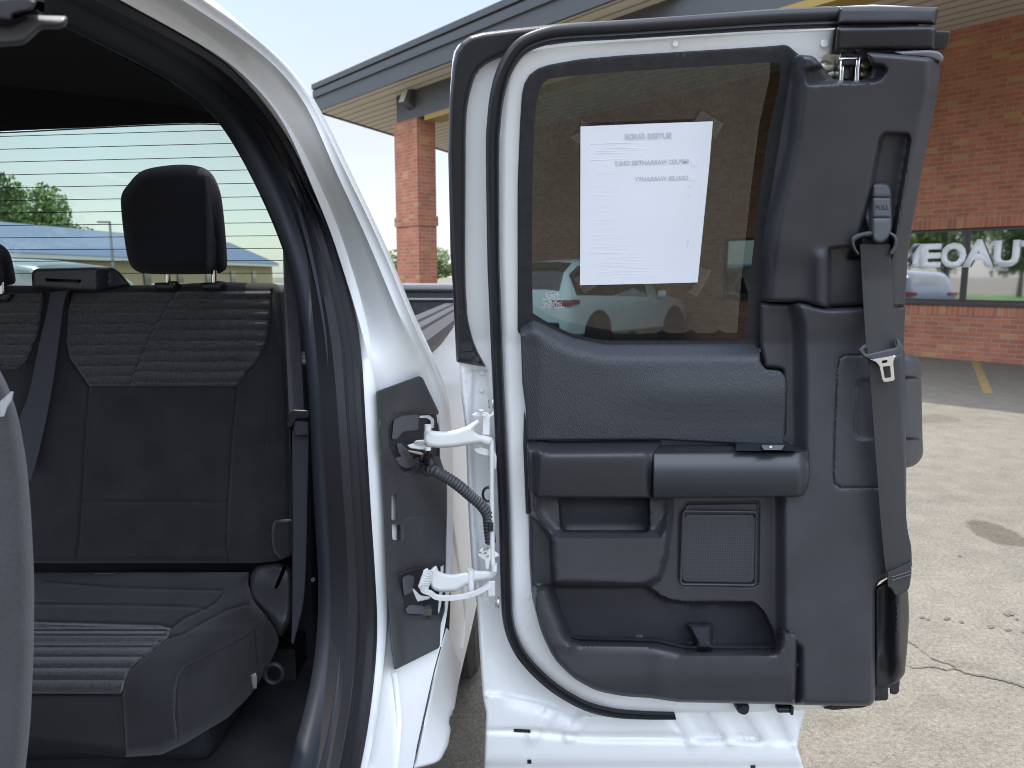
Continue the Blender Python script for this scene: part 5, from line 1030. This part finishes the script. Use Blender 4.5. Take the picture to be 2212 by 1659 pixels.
beamseg(bm, C1, ex, SOF-.03, SOF+.30, .06, -.04); beamseg(bm, C1, ex, SOF+.30, SOF+.62, .14, -.05)
bmo('fascia', bm, FAS, bld, 0)
prism('roof', [p for p in outl], SOF+.40, SOF+.44, FAS, bld)
kc = W2(852, 207, SOF); kz = SOF-.62
bm = bmesh.new(); lb(bm, kc.x, kc.x+22, kc.y+.05, kc.y+.45, kz+.0, SOF-.002); bmo('beam', bm, FAS, bld, 0)
bm = bmesh.new(); lb(bm, kc.x+1.2, kc.x+22, kc.y+.03, kc.y+.47, kz-.11, kz-.002); bmo('beam_edge', bm, mat('yellow_beam_paint', (.31, .21, .05), .6), bld, 0)
bm = bmesh.new(); lb(bm, kc.x-.05, kc.x+.93, kc.y, kc.y+.5, -.05, kz-.002); bz = (PZ(870, 487, 0)*0); bmo('column', bm, BRK, bld, 0)
zc = (600-487)/1600*(Mb @ kc).y+H
bm = bmesh.new(); lb(bm, kc.x-.08, kc.x+.96, kc.y-.03, kc.y+.53, zc-.11, zc+.11); bmo('column_band', bm, BRK, bld, 0)
fl = loc(P(888, 212, (Mb @ kc).y-.5)[()]); bm = bmesh.new(); addbox(bm, fl, (.26, .30, .42), R(10), .02, rx=R(-25)); addbox(bm, (fl.x+.1, fl.y+.22, fl.z-.25), (.1, .3, .1), 0, .01); fo = bmo('floodlight', bm, mat('lamp_housing', (.06, .06, .065), .5), bld, 30)
bm = bmesh.new(); addbox(bm, (fl.x-.06, fl.y-.16, fl.z+.05), (.17, .02, .33), R(10), .004, rx=R(-25)); bmo('lens', bm, mat('lamp_lens', (.65, .68, .62), .2, spec=.8), fo, 0)
fix = W2(1700, 300, SOF)

# ================================================================ CARS
CGL = mat('car_glass', (.012, .014, .015), .05, spec=.9, coat=1)
def paint(name, c): return mat(name, c, .25, coat=1, spec=.5)
def car(loc_, head, col, label, group=None, L=4.75, Hh=1.76, W_=1.92, detail=True, name='parked_car'):
    root = empty(name, loc_, label, 'car', group); root['atorigin'] = 1; root.rotation_euler = (0, 0, head)
    hw_ = W_/2
    # stations: y, zbottom, zbelt, ztop, half width at belt, half width at roof
    st = [(-.02, .55, .80, .82, .70, .60), (.03, .38, .98, 1.02, .84, .62), (.12, .30, 1.04, 1.16, .93, .70), (.30, .27, 1.07, 1.50, .96, .66), (.55, .26, 1.07, 1.68, 1, .66), (1.2, .26, 1.05, 1.755, 1, .68), (2.1, .26, 1.02, 1.76, 1, .69), (2.75, .26, 1.0, 1.70, 1, .68), (3.15, .26, .99, 1.48, 1, .67), (3.5, .26, .98, 1.16, 1, .72), (3.65, .26, .97, 1.06, 1, .78), (4.2, .28, .90, .98, .97, .74), (4.6, .32, .78, .84, .88, .66), (4.75, .40, .62, .66, .74, .55)]
    ks = L/4.75; hs_ = Hh/1.76; rows = []
    for y, zb, ze, zt, wb, wt in st:
        wb *= hw_; wt = min(wt*hw_/.96*1.0, wb*.98)
        half = [(wb*.80, zb), (wb*.97, zb+.10), (wb, (zb+ze)/2), (wb*.99, ze-.12), (wb*.955, ze), (wt+(wb*.955-wt)*.12, ze+(zt-ze)*.88), (wt*.86, zt-.012), (wt*.4, zt+.012)]
        sec = [(x, y*ks, z*hs_) for x, z in half]+[(-x, y*ks, z*hs_) for x, z in reversed(half)]
        rows.append(sec)
    V = np.array(rows).reshape(-1, 3); m = len(rows[0]); Fc = []; fm = []
    for i in range(len(rows)-1):
        for k in range(m):
            Fc.append((i*m+k, i*m+(k+1) % m, (i+1)*m+(k+1) % m, (i+1)*m+k)); g_ = k in (4, m-6) and 3 <= i <= 8; fm.append(1 if g_ and i not in (5+2,) else 0)
            if k in (6, 7, 8) and i in (2, 3, 8, 9): fm[-1] = 1
    Fc += [tuple(range(m)), tuple(len(V)-1-k for k in range(m))]; fm += [0, 0]
    body = mesh_obj('body', V, Fc, [col, CGL], root, 50, fm)
    if not detail: return root
    for sx in (1, -1):
        for y, nm in ((.92, 0), (3.82, 1)):
            w_ = wheel_at(root, sx*(hw_-.13), y*ks, .36, .25, sx)
        bm = bmesh.new()
        for y in (.92, 3.82): addcyl(bm, (sx*(hw_-.02), y*ks, .38), (sx*(hw_+.008), y*ks, .38), .43, .43, 36)
        bmo('wheel_arch', bm, DARKP, root)
        bm = bmesh.new(); addbox(bm, (sx*.72*hw_/.96, .045, .93*hs_), (.40, .10, .13), sx*R(18), .03); addbox(bm, (sx*.90*hw_/.96, .20, .95*hs_), (.07, .30, .10), 0, .03)
        bmo('tail_light', bm, mat('red_lens', (.22, .008, .012), .15, coat=1), root)
        bm = bmesh.new(); addbox(bm, (sx*(hw_+.10), 3.1*ks, 1.08), (.20, .10, .15), 0, .04); bmo('mirror', bm, col, root)
    bm = bmesh.new(); addbox(bm, (0, 0.0, .50), (1.4, .10, .18), 0, .03); bmo('bumper', bm, DARKP, root)
    return root
def wheel_at(root, x, y, r, wd, side): return wheel(x, y, r, wd, root, 'wheel', METALD, side)
hd_ = math.atan2(-1.79, 2.0)
car((.36, 14.36, 0), hd_, paint('white_car_paint', (.86, .87, .86)), 'white SUV parked facing the brick wall, seen through the tinted door window', name='parked_suv', Hh=1.80)
car((-4.9, 9.2, 0), R(78), paint('silver_blue_paint', (.10, .14, .18)), 'dark silver car glimpsed through the rear window to the right of the headrest', L=4.7, Hh=1.66)
car((-4.6, 42, 0), R(95), paint('white_paint_far', (.7, .72, .74)), 'distant white car parked low behind the brick column', L=4.6, Hh=1.5)

# ================================================================ LEFT: blue-roofed building, lamp, trees
bb = empty('low_building', (-36, 60, 0), 'low tan building with a long blue metal roof seen through the rear window', 'building')
BLR = mat('blue_metal_roof', (.075, .11, .20), .55, spec=.4); TAN = mat('tan_stucco', (.42, .33, .20), .9)
ez = 3.1; E = [Vector((-36.9, 14, ez)), Vector((-34.5, 50, ez)), Vector((-31, 100, ez))]; RR = [Vector((-53, 14, 6.2)), Vector((-44, 64, 6.1)), Vector((-37.5, 100, 5.9))]
W3 = [Vector((-70, 14, ez)), Vector((-60, 64, ez)), Vector((-44, 104, ez))]
mesh_obj('roof', [*E, *RR, *W3], [(0,1,4,3), (1,2,5,4), (3,4,7,6), (4,5,8,7), (2,8,5), (0,3,6)], BLR, bb, 0)
sv = []; sf = []
for i in range(60):
    t = i/59; a = E[0].lerp(E[2], t); c = RR[0].lerp(RR[2], t); k = len(sv); sv += [a+Vector((0,-.05,.02)), a+Vector((0,.05,.02)), c+Vector((0,.05,.05)), c+Vector((0,-.05,.05))]; sf.append((k, k+1, k+2, k+3))
def wallp(a, b, z0, z1, dx, m, name):
    V = [(a.x+dx, a.y, z0), (b.x+dx, b.y, z0), (b.x+dx, b.y, z1), (a.x+dx, a.y, z1), (a.x+dx-.3, a.y, z0), (b.x+dx-.3, b.y, z0), (b.x+dx-.3, b.y, z1), (a.x+dx-.3, a.y, z1)]
    return mesh_obj(name, V, [(0,1,2,3), (4,5,6,7), (0,4,7,3), (1,5,6,2), (3,2,6,7)], m, bb, 0)
wl = [wallp(E[0], E[1], -.1, ez-.35, -1, TAN, 'wall'), wallp(E[1], E[2], -.1, ez-.35, -1, TAN, 'wall')]; join('wall', wl, bb)
wl = [wallp(E[0], E[1], ez-.35, ez-.01, -.1, mat('gutter_white', (.6, .62, .64), .5), 'eave_board'), wallp(E[1], E[2], ez-.35, ez-.01, -.1, bpy.data.materials['gutter_white'], 'eave_board')]; join('eave_board', wl, bb)
for k in range(10):
    t = .30+k*.07; p = E[0].lerp(E[2], t); bm = bmesh.new(); addbox(bm, (p.x-.97, p.y, 1.4), (.08, 1.3, 1.4)); bmo('window', bm, CGL, bb, 0)
GALV = mat('grey_pole', (.16, .17, .19), .5)
lx, ly = -.532*46, 46; ltp_ = empty('street_lamp', (lx, ly, 0), 'grey pole lamp with one flat head standing by the blue-roofed building', 'street lamp'); 
bm = bmesh.new(); addcyl(bm, (lx, ly, -.1), (lx, ly, 4.75), .09, .07); bmo('pole', bm, GALV, ltp_)
bm = bmesh.new(); addbox(bm, (lx-.35, ly, 4.72), (.75, .25, .12), 0, .02); bmo('lamp_head', bm, GALV, ltp_)
LEAF = mat('leaf_green', (.055, .105, .028), .6, var=(.6, .35, 3, (.085, .13, .04)), spec=.3); LEAF2 = mat('leaf_olive', (.10, .16, .045), .6, var=(.8, .35, 3, (.13, .18, .05)), spec=.3); BARK = mat('bark', (.09, .07, .05), .9)
def crown_mesh(seed, n=5200, lm=LEAF):
    r = np.random.default_rng(seed); cs = []
    for _ in range(26):
        t = r.uniform(0, 1); a = r.uniform(0, 2*math.pi); rad = r.uniform(.0, .36)*(1.1-.5*t); cs.append((rad*math.cos(a), rad*math.sin(a), .32+.58*t, r.uniform(.09, .17)))
    V = []; Fc = []
    for i in range(n):
        c = cs[r.integers(len(cs))]; d = r.normal(size=3); d /= np.linalg.norm(d); q = np.array(c[:3])+d*c[3]*r.uniform(.55, 1.08)*np.array([1.15, 1.15, .85])
        a = r.normal(size=3); a /= np.linalg.norm(a); b = np.cross(a, r.normal(size=3)); b /= np.linalg.norm(b); s = r.uniform(.010, .021); k = len(V)
        V += [q+a*s*1.5, q+b*s*.8, q-a*s*1.5, q-b*s*.8]; Fc.append((k, k+1, k+2, k+3))
    me = bpy.data.meshes.new('crown'); me.from_pydata([tuple(map(float, p)) for p in V], [], Fc); me.materials.append(lm); return me
def trunk_mesh(seed):
    r = np.random.default_rng(seed); bm = bmesh.new(); addcyl(bm, (0, 0, -.02), (.01, 0, .36), .028, .018, 10)
    for i in range(7):
        a = i*.9+r.uniform(0, .4); z = r.uniform(.25, .40); addcyl(bm, (.008, 0, z), (.25*math.cos(a), .25*math.sin(a), z+r.uniform(.2, .38)), .012, .003, 6)
    me = bpy.data.meshes.new('trunk'); bm.to_mesh(me); bm.free(); me.materials.append(BARK); return me
CM = [crown_mesh(1), crown_mesh(2, 4200, LEAF2), crown_mesh(7, 4800, LEAF)]; TM = trunk_mesh(3)
def tree(x, y, h, wf, k, rz, label, group):
    t = empty('leafy_tree', (x, y, 0), label, 'tree', group); t['atorigin'] = 1; t.rotation_euler = (0, 0, rz); t.scale = (h*wf, h*wf, h)
    for nm, me in (('trunk', TM), ('crown', CM[k])): link(bpy.data.objects.new(nm, me), t)
    return t
G1 = 'trees beyond the blue-roofed building'
for x, y, h, wf, k, rz, lb_ in ((-66, 84, 13.2, .9, 0, .3, 'full dark green tree at the left border behind the blue roof'), (-56, 80, 13.2, .8, 0, 1.5, 'tall rounded green tree rising over the middle of the blue roof'), (-59, 88, 12.0, .8, 2, 2.2, 'green tree between the tallest two behind the blue roof'), (-49.5, 80, 11.0, .95, 1, 4, 'smaller olive tree right of the tall ones behind the blue roof'), (-76, 90, 14.5, .9, 2, 3.1, 'broad tree outside the left border behind the blue roof')):
    tree(x, y, h, wf, k, rz, lb_, G1)
G2 = 'trees along the far edge of the lot'
for i, (x, y, h, wf, k) in enumerate(((-9.5, 92, 5.0, 1.9, 1), (-14, 98, 5.0, 1.7, 1), (-3, 100, 5.0, 1.8, 1))):
    tree(x, y, h, wf, k, i*1.3, ['light green far tree showing between the brick column and the door', 'light green far tree standing behind the brick column', 'light green far tree hidden behind the open door'][i], G2)
# what stands behind the photographer: it shows in the windows' reflections
wd_ = []
for i, (x, y) in enumerate(((-24, -6), (-27, 1), (-30, -14), (-26, 9), (-33, 4), (-36, -7), (-18, -22), (-9, -27), (3, -30), (14, -30))):
    h_ = [7, 8.5, 9, 7.5, 10][i % 5]
    for me in (TM, CM[i % 3]):
        q = bpy.data.objects.new('t', me.copy()); q.data.transform(Matrix.Translation((x, y, 0)) @ Matrix.Rotation(i*1.1, 4, 'Z') @ Matrix.Diagonal((h_*.95, h_*.95, h_, 1))); wd_.append(q)
tag(join('woodland', wd_), 'green wood across the lot, seen only as a reflection in the windows', 'woodland', kind='stuff')
gr = bmesh.new(); bmesh.ops.create_grid(gr, x_segments=2, y_segments=2, size=.5); bmesh.ops.transform(gr, matrix=Matrix.Translation((-32, -6, .006)) @ Matrix.Diagonal((24, 60, 1, 1)), verts=gr.verts)
tag(bmo('lawn', gr, mat('lawn_green', (.10, .17, .045), .9, var=(.7, .3, 5)), None, 0), kind='structure')

# parts built in one go but separate in the photo become objects of their own
def islands(o):
    bm = bmesh.new(); bm.from_mesh(o.data); seen = set(); out = []
    for v_ in bm.verts:
        if v_ in seen: continue
        st_ = [v_]; seen.add(v_); isl = []
        while st_:
            q = st_.pop(); isl.append(q.index)
            for e in q.link_edges:
                k = e.other_vert(q)
                if k not in seen: seen.add(k); st_.append(k)
        out.append(isl)
    bm.free(); return out
def split(names):
    for o in [o for o in bpy.data.objects if o.name.split('.')[0] in names]:
        isl = islands(o)
        if len(isl) < 2: continue
        src = o.data; base = o.name.split('.')[0]
        for k, il in enumerate(isl):
            s_ = set(il); bm = bmesh.new(); bm.from_mesh(src); bm.verts.ensure_lookup_table()
            bmesh.ops.delete(bm, geom=[q for q in bm.verts if q.index not in s_], context='VERTS')
            me = bpy.data.meshes.new(base); bm.to_mesh(me); bm.free()
            for m in src.materials: me.materials.append(m)
            if k == 0: o.data = me
            else:
                c_ = o.copy(); c_.data = me; c_.name = base; COL.objects.link(c_)
split({'wheel_arch', 'rivet', 'headrest_guide', 'latch_grease', 'latch_pawl', 'roof_panel', 'headrest_post', 'hinge_pin', 'anchor_bolt', 'body_plug', 'hinge_bolt', 'child_seat_anchor', 'latch_pin'})
